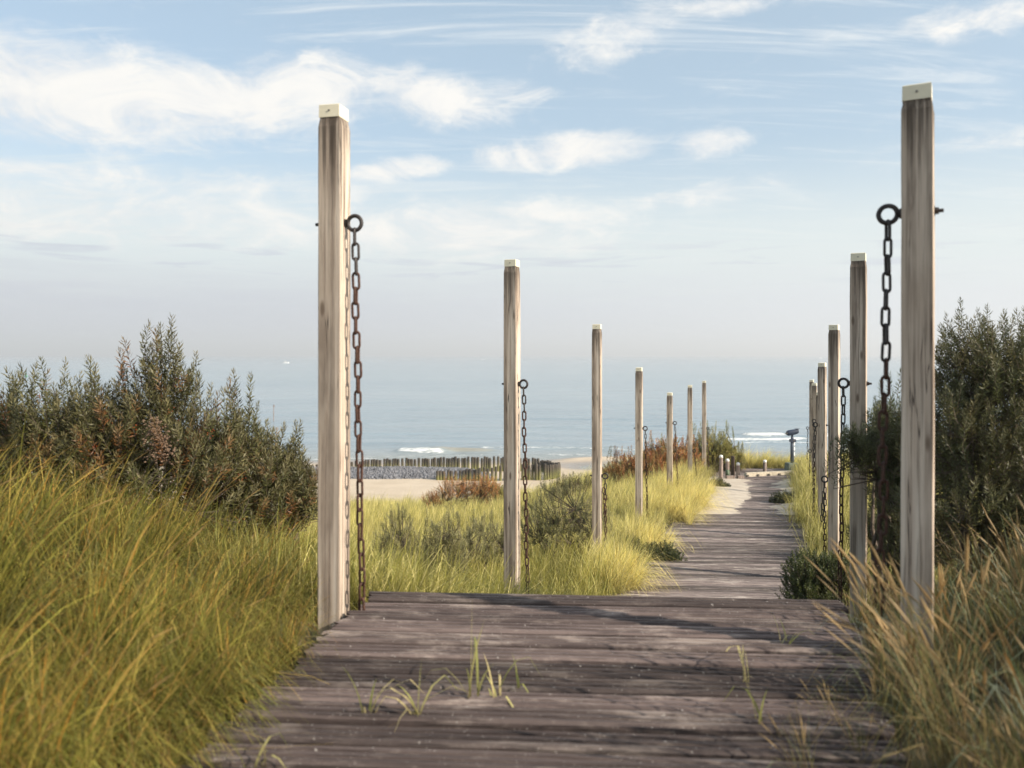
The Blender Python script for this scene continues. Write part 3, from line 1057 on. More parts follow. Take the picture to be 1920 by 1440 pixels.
M_STONE = simple_mat('grey_revetment_stone', (.135, .135, .145), .9, 0, .4, 2.0, .5)
sx_ = np.linspace(-27, -1.0, 66); sv = np.array([-2.6, -1.7, -.8, 0, .8, 1.6, 2.4])
prof = np.array([-.4, .18, .42, .56, .60, .55, .2])
U, V = np.meshgrid(sx_, sv)
fade = (1 - sstep(-4.5, -1.2, U))
SZ = beach_h(U, 66.9 + V) + (prof[:, None] + .05) * fade - .08 + .03 * vnoise(U, V, 2.2, .3)
bank_ = empty('stone_bank', (-14, 66.9, -8.5))
tag(bank_, 'long low bank of grey stones on the sand in front of the back piles', 'stone bank')
link('core', mesh_np('core', np.c_[U.ravel() + 14, V.ravel(), SZ.ravel() + 8.5], grid_faces(66, 7), M_STONE, True), bank_)
vs, fs = [], []
N = 5200
rx_ = RNG.uniform(-27, -1.6, N); rv = RNG.uniform(-2.7, 1.5, N)
rz_ = beach_h(rx_, 66.9 + rv) + (np.interp(rv, sv, prof) + .05) * (1 - sstep(-4.5, -1.2, rx_)) - .08
oct_ = np.array([(1, 0, 0), (0, 1, 0), (-1, 0, 0), (0, -1, 0), (.2, .1, .8), (0, 0, -.6)])
of = np.array([(0, 1, 4), (1, 2, 4), (2, 3, 4), (3, 0, 4), (1, 0, 5), (2, 1, 5), (3, 2, 5), (0, 3, 5)])
sz = RNG.uniform(.07, .17, (N, 1, 1))
vv = (oct_[None] + RNG.uniform(-.25, .25, (N, 6, 3))) * sz + np.c_[rx_ + 14, rv, rz_ + 8.5][:, None, :]
ff = of[None] + (np.arange(N) * 6)[:, None, None]
o = link('stones', mesh_np('stones', vv.reshape(-1, 3), ff.reshape(-1, 3), M_STONE), bank_)
o['kind'] = 'stuff'

# ------------------------------------------------------------------ things out at sea
M_HULL = simple_mat('white_hull', (.85, .85, .84), .4, 0, .05)
M_DARKGLASS = simple_mat('dark_cabin_glass', (.03, .04, .05), .2, 0, .1)


def boat(px, py, L, rz, lab):
    d = (HC - SEA_Z) * F / (py - 665)
    x = (px - 960) * d / F
    root = empty('motor_boat', (x, d, SEA_Z), rz)
    tag(root, lab, 'boat', 'small white boats on the horizon')
    b = MB()
    st_ = [(-.5, .16, .10), (-.2, .18, .11), (.2, .15, .13), (.42, .06, .16), (.5, .005, .17)]
    vs, fs = [], []
    for (u, wd, hh_) in st_:
        vs += [(u * L, -wd * L, hh_ * L), (u * L, -wd * .6 * L, -.03 * L), (u * L, wd * .6 * L, -.03 * L), (u * L, wd * L, hh_ * L)]
    for i in range(4):
        for k in range(4):
            fs.append((i * 4 + k, i * 4 + (k + 1) % 4, i * 4 + 4 + (k + 1) % 4, i * 4 + 4 + k))
    b.add(vs, fs); b.add(vs[:4], [(3, 2, 1, 0)])
    b.build('hull', M_HULL, root)
    cabin = MB().box((-.05 * L, 0, .19 * L), (.4 * L, .22 * L, .16 * L), 0, .8).build('cabin', M_HULL, root)
    MB().box((-.05 * L, 0, .21 * L), (.385 * L, .225 * L, .05 * L), 0, .95).build('window', M_DARKGLASS, cabin)
    MB().tube([(-.1 * L, 0, .27 * L), (-.1 * L, 0, .6 * L)], .008 * L, 6).build('mast', M_HULL, root)


boat(536, 681, 7.5, R(12), 'small white motor boat far out left of the streaked post')
boat(902, 675, 8.0, R(-20), 'tiny white boat near the horizon left of the second left post')
boat(1538, 672, 12.0, R(30), 'tiny white boat near the horizon among the right posts')
d = (HC - SEA_Z) * F / (706 - 665)
by = empty('buoy', ((49 - 960) * d / F, d, SEA_Z))
tag(by, 'small green buoy on the water behind the left shrubs', 'buoy')
M_BUOY = simple_mat('green_buoy', (.05, .30, .16), .5, 0, .1)
MB().lathe([(.5, -.3), (.62, .1), (.55, .45), (.2, .6)], 12).build('float', M_BUOY, by, smooth=True)
MB().lathe([(.22, .55), (.12, 1.5), (.04, 2.1)], 8).build('topmark', M_BUOY, by)
d = 128.0
sk = empty('beacon_pole', ((513 - 960) * d / F, d, SEA_Z))
tag(sk, 'thin wooden beacon pole standing in the shallow water left of the streaked post', 'beacon pole')
MB().tube([(0, 0, -1), (0, 0, 1.4), (.05, 0, 2.6)], [.07, .06, .04], 7).build('pole', M_BOL, sk)
MB().box((.045, 0, 2.3), (.26, .05, .22)).build('topmark', M_BOL, sk)

# ------------------------------------------------------------------ grass (uncountable: scattered clumps)


def clump(seed, n, h, hv, lean, wind, width, spread, pal, seg=4, seeds=0, fan=1.0, curl=1.0, soft=1.0, vari=.25, rootk=1.0):
    """one tussock of blades; pal = list of (r,g,b) tips, each blade takes one; returns verts, quads, tris, cols"""
    rg = np.random.default_rng(seed)
    yaw = rg.uniform(0, 2 * PI, n)
    r0 = spread * np.sqrt(rg.uniform(0, 1, n))
    a0 = rg.uniform(0, 2 * PI, n)
    base = np.c_[r0 * np.cos(a0), r0 * np.sin(a0), np.full(n, -.03)]
    L = h * (1 + hv * rg.normal(0, 1, n)).clip(.35, 1.6)
    ln = np.abs(rg.normal(0, lean, n)) * fan
    hd = np.c_[np.cos(yaw), np.sin(yaw), np.zeros(n)] * ln[:, None] + np.array([wind[0], wind[1], 0]) * rg.uniform(.4, 1.3, n)[:, None]
    pal = np.array(pal)
    tip = pal[rg.integers(0, len(pal), n)] * rg.uniform(1 - vari, 1 + vari, (n, 1))
    root_c = np.array([.16, .125, .055]) * rootk * rg.uniform(.6, 1.1, (n, 1))  # brown roots; rootk darkens them to paint in shade deep inside the tussock
    bend = rg.uniform(.5, 1.6, n) * curl
    vs = np.zeros((n, 2 * seg + 1, 3)); cs = np.zeros((n, 2 * seg + 1, 3))
    wy = yaw + PI / 2 + rg.uniform(-.6, .6, n)
    wv = np.c_[np.cos(wy), np.sin(wy), np.zeros(n)]
    ww = width * rg.uniform(.7, 1.35, n)
    for s in range(seg + 1):
        t = s / seg
        hx = t * .55 + (t ** 2.2) * bend
        hl = np.linalg.norm(hd, axis=1) * hx
        up = np.sqrt(np.clip(1 - (hl / 1.0) ** 2 * .55, .12, 1)) * t
        droop = np.clip(hl - .75, 0, 2) * .55 * t
        p = base + hd * (hx * L)[:, None] * .8 + np.c_[np.zeros(n), np.zeros(n), (up - droop) * L]
        wd = ww * (1 - t ** 1.8 * .9) * (.7 + .6 * min(1, t * 3))
        k = min(1, t * 1.8) ** (soft * 1.2)
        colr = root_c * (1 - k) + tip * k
        if s < seg:
            vs[:, 2 * s] = p - wv * wd[:, None] / 2; vs[:, 2 * s + 1] = p + wv * wd[:, None] / 2
            cs[:, 2 * s] = colr; cs[:, 2 * s + 1] = colr
        else:
            vs[:, 2 * s] = p; cs[:, 2 * s] = colr
    m_ = 2 * seg + 1
    off = (np.arange(n) * m_)[:, None, None]
    q = np.array([(2 * s, 2 * s + 1, 2 * s + 3, 2 * s + 2) for s in range(seg - 1)])[None] + off
    t3 = np.array([(2 * seg - 2, 2 * seg - 1, 2 * seg)])[None] + off
    V, Cc, Q, T = vs.reshape(-1, 3), cs.reshape(-1, 3), q.reshape(-1, 4), t3.reshape(-1, 3)
    if seeds:                                             # stalks that end in a spike of seed
        sv_, sc_, sq_ = [], [], []
        for k in range(seeds):
            yw = rg.uniform(0, 2 * PI); l = h * rg.uniform(1.0, 1.32); le = abs(rg.normal(0, lean * .8))
            dirh = np.array([math.cos(yw) * le + wind[0] * .9, math.sin(yw) * le + wind[1] * .9])
            b0 = np.array([rg.normal(0, spread * .5), rg.normal(0, spread * .5), 0.0])
            tl = rg.uniform(.13, .24)
            col = np.array([.43, .31, .155]) * rg.uniform(.7, 1.25)
            prof_ = [(0, .0016), (.5, .0016), (1 - tl / l, .0018), (1 - tl / l * .75, .0062), (1 - tl / l * .35, .0068), (1, .0012)]
            st0 = sum(len(a) for a in sv_)
            for (t, rr) in prof_:
                c_ = b0 + np.array([dirh[0] * t ** 1.6 * l, dirh[1] * t ** 1.6 * l, l * t * (1 - .18 * t * np.linalg.norm(dirh))])
                sv_.append(c_ + np.array([(rr, 0, 0), (0, rr, 0), (-rr, 0, 0), (0, -rr, 0)]))
                kk = 1.0 if t > 1 - tl / l * .9 else .8
                sc_.append(np.repeat((col * kk)[None], 4, 0))
            for i in range(len(prof_) - 1):
                for e in range(4):
                    sq_.append([st0 + i * 4 + e, st0 + i * 4 + (e + 1) % 4, st0 + i * 4 + 4 + (e + 1) % 4, st0 + i * 4 + 4 + e])
        nb = len(V)
        V = np.r_[V, np.concatenate(sv_)]; Cc = np.r_[Cc, np.concatenate(sc_)]; Q = np.r_[Q, np.array(sq_) + nb]
    return V, Q, T, Cc


def scatter(name, clumps, pts, scl, mat, tilt=.12, free_yaw=.6, which=None):
    """one object: the clumps lie in its mesh beside loose points, geometry nodes set a clump on every point"""
    rg = np.random.default_rng(len(pts) + 5)
    n = len(pts)
    Vs, Qs, Ts, Cs, tp = [], [], [], [], []
    b = 0
    for i, (V, Q, T, Cc) in enumerate(clumps):
        Vs.append(V); Qs.append(Q + b); Ts.append(T + b); Cs.append(Cc); tp.append(np.full(len(V), i)); b += len(V)
    Vs.append(pts); Cs.append(np.ones((n, 3))); tp.append(np.full(n, -1))
    me = mesh_np(name, np.concatenate(Vs), [np.concatenate(Qs), np.concatenate(Ts)], mat, False, np.concatenate(Cs))
    tot = b + n
    full = lambda a: np.concatenate([np.zeros((b,) + a.shape[1:], a.dtype), a])
    a = me.attributes.new('tpl', 'INT', 'POINT'); a.data.foreach_set('value', np.concatenate(tp).astype(np.int32))
    rot = np.c_[rg.normal(0, tilt, n), rg.normal(0, tilt, n), rg.uniform(-free_yaw, free_yaw, n)].astype(np.float32)
    a = me.attributes.new('turn', 'FLOAT_VECTOR', 'POINT'); a.data.foreach_set('vector', full(rot).ravel())
    s3 = (np.asarray(scl)[:, None] * np.c_[rg.uniform(.9, 1.1, n), rg.uniform(.9, 1.1, n), rg.uniform(.85, 1.15, n)]).astype(np.float32)
    a = me.attributes.new('size', 'FLOAT_VECTOR', 'POINT'); a.data.foreach_set('vector', full(s3).ravel())
    wh = (rg.integers(0, len(clumps), n) if which is None else which).astype(np.int32)
    a = me.attributes.new('pick', 'INT', 'POINT'); a.data.foreach_set('value', full(wh))
    o = link(name, me)
    ng = bpy.data.node_groups.new(name + '_nodes', 'GeometryNodeTree')
    ng.interface.new_socket('Geometry', in_out='INPUT', socket_type='NodeSocketGeometry')
    ng.interface.new_socket('Geometry', in_out='OUTPUT', socket_type='NodeSocketGeometry')
    N_ = ng.nodes.new; L_ = ng.links.new
    gi, go = N_('NodeGroupInput'), N_('NodeGroupOutput')

    def named(nm, ty):
        k = N_('GeometryNodeInputNamedAttribute'); k.data_type = ty; k.inputs[0].default_value = nm
        return k.outputs[0]
    tpl = named('tpl', 'INT')
    cmpn = N_('FunctionNodeCompare'); cmpn.data_type = 'INT'; cmpn.operation = 'GREATER_EQUAL'
    ia = [s for s in cmpn.inputs if s.enabled and s.type == 'INT']
    L_(tpl, ia[0]); ia[1].default_value = 0
    sp = N_('GeometryNodeSeparateGeometry'); sp.domain = 'POINT'
    L_(gi.outputs[0], sp.inputs[0]); L_(cmpn.outputs[0], sp.inputs[1])
    si = N_('GeometryNodeSplitToInstances'); si.domain = 'POINT'
    L_(sp.outputs[0], si.inputs[0])
    L_(tpl, si.inputs['Group ID'])
    ip = N_('GeometryNodeInstanceOnPoints')
    L_(sp.outputs[1], ip.inputs['Points']); L_(si.outputs[0], ip.inputs['Instance'])
    ip.inputs['Pick Instance'].default_value = True
    L_(named('pick', 'INT'), ip.inputs['Instance Index'])
    L_(named('turn', 'FLOAT_VECTOR'), ip.inputs['Rotation'])
    L_(named('size', 'FLOAT_VECTOR'), ip.inputs['Scale'])
    L_(ip.outputs[0], go.inputs[0])
    md = o.modifiers.new('scatter', 'NODES'); md.node_group = ng
    o['kind'] = 'stuff'
    return o


def edges_np(d):
    le = np.interp(d, [-20, 4.75, 8.6, 12.4, 18.5, 28, 31], [-4.91, -.83, .62, 1.85, 3.9, 6.9, 7.0])
    re = np.interp(d, [-2, 4.75, 7.3, 11.3, 18.4, 28, 31], [1.9 - 6.75 * .29, 1.9, 2.95, 4.30, 6.62, 9.9, 11.2])
    return le, re


def sow(n, x0, x1, d0, d1, keep, seed):
    rg = np.random.default_rng(seed)
    x = rg.uniform(x0, x1, n); d = rg.uniform(d0, d1, n)
    k = keep(x, d, rg)
    x, d = x[k], d[k]
    return np.c_[x, d, height(x, d)]


G_GREEN = [(.26, .24, .05), (.34, .31, .07), (.20, .20, .045), (.42, .37, .10), (.52, .44, .14)]
G_NEAR = [(.14, .16, .035), (.19, .20, .045), (.11, .135, .03), (.24, .23, .06), (.31, .27, .08)]
G_MIX = [(.20, .20, .045), (.30, .27, .07), (.40, .31, .10), (.15, .17, .04), (.36, .24, .075), (.42, .22, .05)]
G_PALE = [(.84, .73, .30), (.76, .66, .23), (.88, .78, .38), (.68, .62, .20), (.82, .69, .26)]
G_TAN = [(.36, .27, .11), (.42, .31, .13), (.28, .24, .09), (.18, .19, .07), (.22, .24, .12)]
G_SILV = [(.24, .29, .18), (.14, .18, .08), (.34, .38, .27), (.09, .12, .04)]

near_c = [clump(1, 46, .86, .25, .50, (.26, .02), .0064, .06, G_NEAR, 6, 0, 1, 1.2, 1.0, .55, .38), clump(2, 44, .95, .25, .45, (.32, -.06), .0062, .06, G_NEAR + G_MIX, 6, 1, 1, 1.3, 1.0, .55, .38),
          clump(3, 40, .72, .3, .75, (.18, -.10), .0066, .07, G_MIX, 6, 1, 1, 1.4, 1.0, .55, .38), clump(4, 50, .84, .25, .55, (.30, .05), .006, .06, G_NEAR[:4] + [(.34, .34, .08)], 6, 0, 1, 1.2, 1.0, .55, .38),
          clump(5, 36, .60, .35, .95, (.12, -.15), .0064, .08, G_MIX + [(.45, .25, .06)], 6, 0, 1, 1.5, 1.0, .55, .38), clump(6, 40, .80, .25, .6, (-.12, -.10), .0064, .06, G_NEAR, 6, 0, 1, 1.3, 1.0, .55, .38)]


def tufts(x0, x1, d0, d1, ncent, per, rad, keep, seed):
    """points in bunches, so that bare dark gaps stay between the tussocks; also a size for each"""
    rg = np.random.default_rng(seed)
    cx = rg.uniform(x0, x1, ncent); cd = rg.uniform(d0, d1, ncent); cs = rg.uniform(.62, 1.12, ncent); cw = rg.integers(0, 6, ncent)
    n = rg.poisson(per, ncent) + 1
    i = np.repeat(np.arange(ncent), n)
    x = cx[i] + rg.normal(0, rad, len(i)); d = cd[i] + rg.normal(0, rad, len(i))
    k = keep(x, d, rg)
    return np.c_[x[k], d[k], height(x[k], d[k])], cs[i][k] * rg.uniform(.8, 1.12, k.sum()), np.where(rg.random(k.sum()) < .7, cw[i][k], rg.integers(0, 6, k.sum()))


def k_left(x, d, rg):
    le, re = edges_np(d)
    ok = (x < le - .07 - .12 * rg.random(len(x))) & (x > -1.0 * d - 2.2)
    ok &= ~((x > -1.16) & (d > 4.05))                     # trodden round the post
    # the slope right of the streaked post drops away from the deck
    ok &= ~((d > 5.2) & (x > -1.5 - .12 * (d - 5.2)))
    return ok


p1, s1, w1 = tufts(-6.5, .0, .9, 8.0, 540, 4.0, .075, k_left, 21)
rg = np.random.default_rng(77)                       # fringe along the boards
ed_ = rg.uniform(1.2, 4.1, 330)
ex_ = edges_np(ed_)[0] - rg.uniform(.08, .75, 330) - .06 * (ed_ > 4.0)
p1 = np.r_[p1, np.c_[ex_, ed_, height(ex_, ed_)]]
s1 = np.r_[s1, rg.uniform(.7, 1.05, 330)]; w1 = np.r_[w1, rg.integers(0, 6, 330)]
le_, _ = edges_np(p1[:, 1])
grow = .44 + .34 * sstep(.1, 1.5, le_ - p1[:, 0]) - .20 * sstep(3.8, 6.0, p1[:, 1])
grow -= .12 * (np.abs(p1[:, 1] - 4.1) < .5) * (p1[:, 0] > -1.5)
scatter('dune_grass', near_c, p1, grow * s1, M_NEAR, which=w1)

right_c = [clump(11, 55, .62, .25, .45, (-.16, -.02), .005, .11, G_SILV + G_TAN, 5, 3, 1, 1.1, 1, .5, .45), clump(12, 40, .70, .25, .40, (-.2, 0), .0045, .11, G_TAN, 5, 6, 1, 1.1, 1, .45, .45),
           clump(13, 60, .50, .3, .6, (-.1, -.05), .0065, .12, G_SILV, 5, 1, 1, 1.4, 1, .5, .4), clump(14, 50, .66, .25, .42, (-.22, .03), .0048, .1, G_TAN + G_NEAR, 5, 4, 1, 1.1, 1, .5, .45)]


def k_right(x, d, rg):
    le, re = edges_np(d)
    return (x > re - .02 - .34 * sstep(3.9, 3.0, d) + .28 * rg.random(len(x))) & (x < 1.0 * d + 2.0) & ((d < 4.7) | (x > 3.1))


p2 = sow(1250, -.5, 6.0, .9, 6.3, k_right, 22)
_, re_ = edges_np(p2[:, 1])
grow = .36 + .40 * sstep(.0, 1.2, p2[:, 0] - re_)
scatter('dune_grass', right_c, p2, grow * np.interp(np.random.default_rng(4).random(len(p2)), [0, 1], [.75, 1.15]), M_RIGHT)
# long seeding stalks that arch out over the boards on the right
arch_c = [clump(15, 14, .75, .25, .35, (-.45, -.08), .006, .06, G_TAN, 6, 5), clump(16, 12, .65, .3, .45, (-.55, .05), .0065, .06, G_SILV + G_TAN[:2], 6, 4), clump(17, 16, .8, .25, .4, (-.38, -.15), .0055, .07, G_TAN, 6, 6)]
rg = np.random.default_rng(91)
ad = rg.uniform(2.3, 3.5, 16)
axx = edges_np(ad)[1] + rg.uniform(.0, .5, 16)
scatter('dune_grass', arch_c, np.c_[axx, ad, height(axx, ad)], rg.uniform(.5, .75, 16), M_GRASS)

mead_c = [clump(31, 55, .62, .22, .34, (.20, .02), .0075, .14, G_PALE, 4), clump(32, 55, .70, .22, .32, (.22, 0), .007, .14, G_PALE + G_GREEN[:2], 4),
          clump(33, 50, .55, .25, .45, (.18, .03), .0075, .15, G_PALE + G_MIX[:2], 4), clump(34, 55, .50, .25, .6, (.12, 0), .0075, .15, G_GREEN + G_PALE[2:], 4)]
green_c = [clump(41, 60, .50, .25, .55, (.15, -.05), .0065, .14, G_GREEN + [(.30, .30, .09)], 4), clump(42, 60, .42, .3, .7, (.1, -.1), .007, .15, G_GREEN, 4), clump(43, 55, .55, .25, .5, (.18, 0), .0065, .14, G_GREEN + G_PALE[:2], 4)]


def pale_zone(x, d):
    """where the sunny crest grass is pale: farther down the meadow and on the bank by the posts"""
    return np.clip(sstep(9.5, 15, d + .5 * vnoise(x, d, .8, 1.1)), 0, 1)


def k_mead(pale):
    def f(x, d, rg):
        le, re = edges_np(d)
        ok = (x < le + .12 - .35 * rg.random(len(x))) & (x > -.72 * d - 2) & (d < 40)
        ok &= ~((d < 5.2)) & ((d > 8.0) | (x > -2.0 - .12 * (d - 5.2)))
        z = pale_zone(x, d)
        u = rg.random(len(x))
        return ok & ((u < z) if pale else (u >= z))
    return f


p3 = sow(17000, -28, 7.5, 5.2, 40, k_mead(True), 23)
le_, _ = edges_np(p3[:, 1])
scatter('meadow_grass', mead_c, p3, (1 - .35 * sstep(3.0, 1.0, le_ - p3[:, 0])) * np.interp(np.random.default_rng(5).random(len(p3)), [0, 1], [.8, 1.25]), M_GRASS)
p4 = sow(16000, -14, 5, 5.2, 24, k_mead(False), 24)
scatter('meadow_grass', green_c, p4, np.interp(np.random.default_rng(6).random(len(p4)), [0, 1], [.65, 1.05]), M_GRASS)


def k_rfar(x, d, rg):
    le, re = edges_np(d)
    return (x > re - .02 - .28 * rg.random(len(x)) * (d > 17)) & (x < .72 * d + 2) & ((d > 9.5) | (rg.random(len(x)) < .8))


p5 = sow(9000, 2.8, 26, 6.3, 31, k_rfar, 25)
scatter('bank_grass', mead_c[1:] + green_c, p5, (.5 + .5 * sstep(9, 15, p5[:, 1])) * np.interp(np.random.default_rng(7).random(len(p5)), [0, 1], [.85, 1.25]), M_GRASS)


def k_beyond(x, d, rg):
    return (d > 31.0 + .6 * rg.random(len(x)))


p6 = sow(7000, 5.0, 24, 30.5, 39, k_beyond, 26)
scatter('bank_grass', mead_c, p6, np.interp(np.random.default_rng(8).random(len(p6)), [0, 1], [.9, 1.3]), M_GRASS)


# the big overhanging tussocks on the left bank beside the lower walk
rg = np.random.default_rng(31)
pp = []
for (px, py, d, rr, nn) in ((1150, 1050, 11.2, .5, 22), (1215, 985, 14.0, .5, 20), (1260, 940, 17.5, .8, 40), (1300, 930, 19.5, .8, 44), (1330, 915, 22.5, .7, 30), (1250, 905, 21.5, .9, 40), (1210, 920, 19.0, .8, 34)):
    x0 = (px - 960) * d / F
    xx = x0 + rg.normal(0, rr * .5, nn); dd = d + rg.normal(0, rr * .6, nn)
    le, re = edges_np(dd)
    k = xx < le + .35
    pp.append(np.c_[xx[k], dd[k], height(xx[k], dd[k])])
pp = np.concatenate(pp)
tuss = [clump(51, 90, .95, .2, .55, (.28, -.08), .0075, .12, G_PALE, 5, 0), clump(52, 90, .85, .22, .6, (.32, -.1), .0075, .12, G_PALE + [(.42, .30, .08)], 5, 0)]
scatter('bank_grass', tuss, pp, np.interp(rg.random(len(pp)), [0, 1], [.5, .82]), M_GRASS)

# sprouts growing up through the joints of the near deck
SPR = [(690, 1338, 3, .28, 'tuft with one long arched blade'), (782, 1342, 5, .34, 'tuft of upright green blades'), (888, 1304, 5, .40, 'tallest tuft, one tall straight blade'), (928, 1302, 4, .22, 'tuft with a broad folded blade'),
       (968, 1284, 1, .24, 'single curved blade'), (1397, 1276, 2, .30, 'straight lone blade on the right half'), (1470, 1206, 4, .18, 'low bent tuft by the right edge'), (1425, 1354, 1, .20, 'short pale stalk at the right'), (488, 1428, 2, .16, 'short pale stub near the left edge')]
for i, (px, py, nb, h, lab) in enumerate(SPR):
    d = HC * F / (py - 665)
    V, Q, T, Cc = clump(200 + i, nb + 2, h * .72, .35, .6, (.2 * (-1) ** i, 0), .008, .025, [(.50, .46, .18), (.40, .40, .12), (.60, .50, .24)], 5, 0, 1, 1.3, .5)
    o = link('grass_sprout', mesh_np('grass_sprout', V, [Q, T], M_GRASS, False, Cc), None, ((px - 960) * d / F, d, .0))
    tag(o, lab + ' growing between the near deck planks', 'grass sprout', 'grass sprouts between the near deck planks')

# ------------------------------------------------------------------ shrubs


def unit(a):
    return a / np.maximum(np.linalg.norm(a, axis=-1, keepdims=True), 1e-9)


def shrub(name, label, base, lobes, n_shoot, seed, pal, spires=(), leaf=.05, lw=.0085, slen=.28, per=44, cat='shrub', group=None, berries=0, tip_pal=None, surf=.6, up=1.0, twig=.003, loose=0):
    """stems from the foot, shoots filling a set of lobes (cx,cy,cz,rx,ry,rz relative to the foot), leaves whorled round each shoot"""
    rg = np.random.default_rng(seed)
    root = empty(name, base)
    tag(root, label, cat, group)
    vol = np.array([l[3] * l[4] * l[5] for l in lobes]) ** .7
    li = rg.choice(len(lobes), n_shoot, p=vol / vol.sum())
    lb = np.array(lobes)[li]
    dirs = unit(rg.normal(0, 1, (n_shoot, 3)))
    dirs[:, 2] = np.where(dirs[:, 2] < -.25, -dirs[:, 2], dirs[:, 2])
    rad = np.where(rg.random(n_shoot) < surf, rg.uniform(.78, 1.06, n_shoot), rg.uniform(.1, .8, n_shoot) ** .6)
    tip = lb[:, :3] + dirs * lb[:, 3:6] * rad[:, None]
    sdir = unit(np.c_[dirs[:, :2] * .55, np.abs(dirs[:, 2]) * .4 + .65 * up] + rg.normal(0, .22, (n_shoot, 3)))
    L = slen * rg.uniform(.6, 1.35, n_shoot)
    if len(spires):
        sp = np.array(spires, float)                     # (x, y, z, length) of shoots that stand clear
        tip = np.r_[tip, sp[:, :3]]; L = np.r_[L, sp[:, 3]]
        sdir = np.r_[sdir, unit(np.c_[rg.normal(0, .12, (len(sp), 2)), np.ones(len(sp))])]
    if loose:
        q = np.array(lobes)[rg.integers(0, len(lobes), loose)]
        th = rg.uniform(0, 2 * PI, loose); rr = np.sqrt(rg.random(loose)) * .95
        pz = q[:, 2] + q[:, 5] * np.sqrt(1 - rr ** 2) + rg.uniform(.0, .5, loose) ** 1.8
        tip = np.r_[tip, np.c_[q[:, 0] + q[:, 3] * rr * np.cos(th), q[:, 1] + q[:, 4] * rr * np.sin(th), pz]]
        L = np.r_[L, rg.uniform(.28, .45, loose)]
        sdir = np.r_[sdir, unit(np.c_[np.cos(th) * rr * .45 + rg.normal(0, .12, loose), np.sin(th) * rr * .45, np.ones(loose)])]
    start = tip - sdir * L[:, None]
    low_ = start[:, 2] < .03
    start[low_, 2] = .03 + .1 * rg.random(low_.sum())
    tip[:, 2] = np.maximum(tip[:, 2], start[:, 2] + .06)
    n_s = len(tip)
    # leaves
    cnt = np.maximum(6, (per * L / slen)).astype(int)
    idx = np.repeat(np.arange(n_s), cnt)
    t = np.concatenate([(np.arange(c_) + .5) / c_ for c_ in cnt])
    t = .08 + .92 * t
    g = np.concatenate([np.arange(c_) * 2.399 for c_ in cnt]) + rg.uniform(0, .6, len(idx))
    ax = unit(tip - start)[idx]
    ref = np.where(np.abs(ax[:, 2:3]) > .95, np.array([[1, 0, 0]]), np.array([[0, 0, 1]]))
    e1 = unit(np.cross(ax, ref)); e2 = np.cross(ax, e1)
    rd = e1 * np.cos(g)[:, None] + e2 * np.sin(g)[:, None]
    an = np.interp(t, [0, .8, 1], [1.15, .85, .35]) + rg.normal(0, .14, len(idx))
    ld = unit(ax * np.cos(an)[:, None] + rd * np.sin(an)[:, None] + np.array([0, 0, -.05]))
    ll = leaf * np.interp(t, [0, .5, .9, 1], [.75, 1.0, .85, .5]) * rg.uniform(.75, 1.25, len(idx))
    p0 = start[idx] + (tip - start)[idx] * t[:, None]
    sd_ = unit(np.cross(ld, rd + rg.normal(0, .25, (len(idx), 3))))
    w_ = lw * rg.uniform(.8, 1.2, len(idx)) * np.interp(t, [.85, 1], [1, .6])
    nrm = np.cross(sd_, ld)
    mid = p0 + ld * (ll * .45)[:, None] + nrm * (ll * .05)[:, None]
    vv = np.stack([p0, mid - sd_ * w_[:, None] / 2, p0 + ld * ll[:, None] - nrm * (ll * .08)[:, None], mid + sd_ * w_[:, None] / 2], 1)
    pal = np.array(pal)
    shc = pal[rg.integers(0, len(pal), n_s)] * rg.uniform(.8, 1.2, (n_s, 1))
    cc = shc[idx] * rg.uniform(.7, 1.3, (len(idx), 1))
    if tip_pal is not None:
        k = (t ** 3)[:, None] * .7
        cc = cc * (1 - k) + np.array(tip_pal)[rg.integers(0, len(tip_pal), n_s)][idx] * k
    cc = np.repeat(cc[:, None], 4, 1)
    ff = np.arange(len(idx) * 4).reshape(-1, 4)
    fo = link('foliage', mesh_np('foliage', vv.reshape(-1, 3), ff, M_LEAF, False, cc.reshape(-1, 3)), root)
    fo['kind'] = 'stuff'
    # twigs: every shoot, and a limb that carries it back to the foot
    K_ = max(5, min(14, len(lobes) * 4))
    limb_tip = np.array([lobes[i % len(lobes)][:3] for i in range(K_)]) + rg.normal(0, .3, (K_, 3)) * np.array([lobes[i % len(lobes)][3:6] for i in range(K_)])
    limb_tip[:, 2] = np.maximum(limb_tip[:, 2], .12)
    foot = np.c_[rg.normal(0, .08, (K_, 2)), np.full(K_, -.08)]
    elbow = foot * .55 + limb_tip * .45 + np.c_[rg.normal(0, .05, (K_, 2)), rg.uniform(.02, .08, K_)]
    hh_ = max(l[2] + l[5] for l in lobes)
    b = MB()
    for k in range(K_):
        b.tube([foot[k], elbow[k], limb_tip[k]], [.012 * hh_ + .004, .008 * hh_ + .003, .004], 5, False)
    b.build('stem', M_BARK, root, smooth=True)
    nod = np.concatenate([elbow + (limb_tip - elbow) * u for u in (0, .35, .7, 1)])
    near = np.argmin(((start[:, None] - nod[None]) ** 2).sum(2), 1)
    a = np.concatenate([nod[near], start]); bb = np.concatenate([start, tip])
    ra = np.concatenate([np.full(n_s, twig * 1.6), np.full(n_s, twig)]); rb = np.concatenate([np.full(n_s, twig), np.full(n_s, twig * .3)])
    dv = unit(bb - a)
    rf = np.where(np.abs(dv[:, 2:3]) > .9, np.array([[1., 0, 0]]), np.array([[0., 0, 1]]))
    u1 = unit(np.cross(dv, rf)); u2 = np.cross(dv, u1)
    ring = [u1, -.5 * u1 + .87 * u2, -.5 * u1 - .87 * u2]
    vt = np.stack([a + r_ * ra[:, None] for r_ in ring] + [bb + r_ * rb[:, None] for r_ in ring], 1)
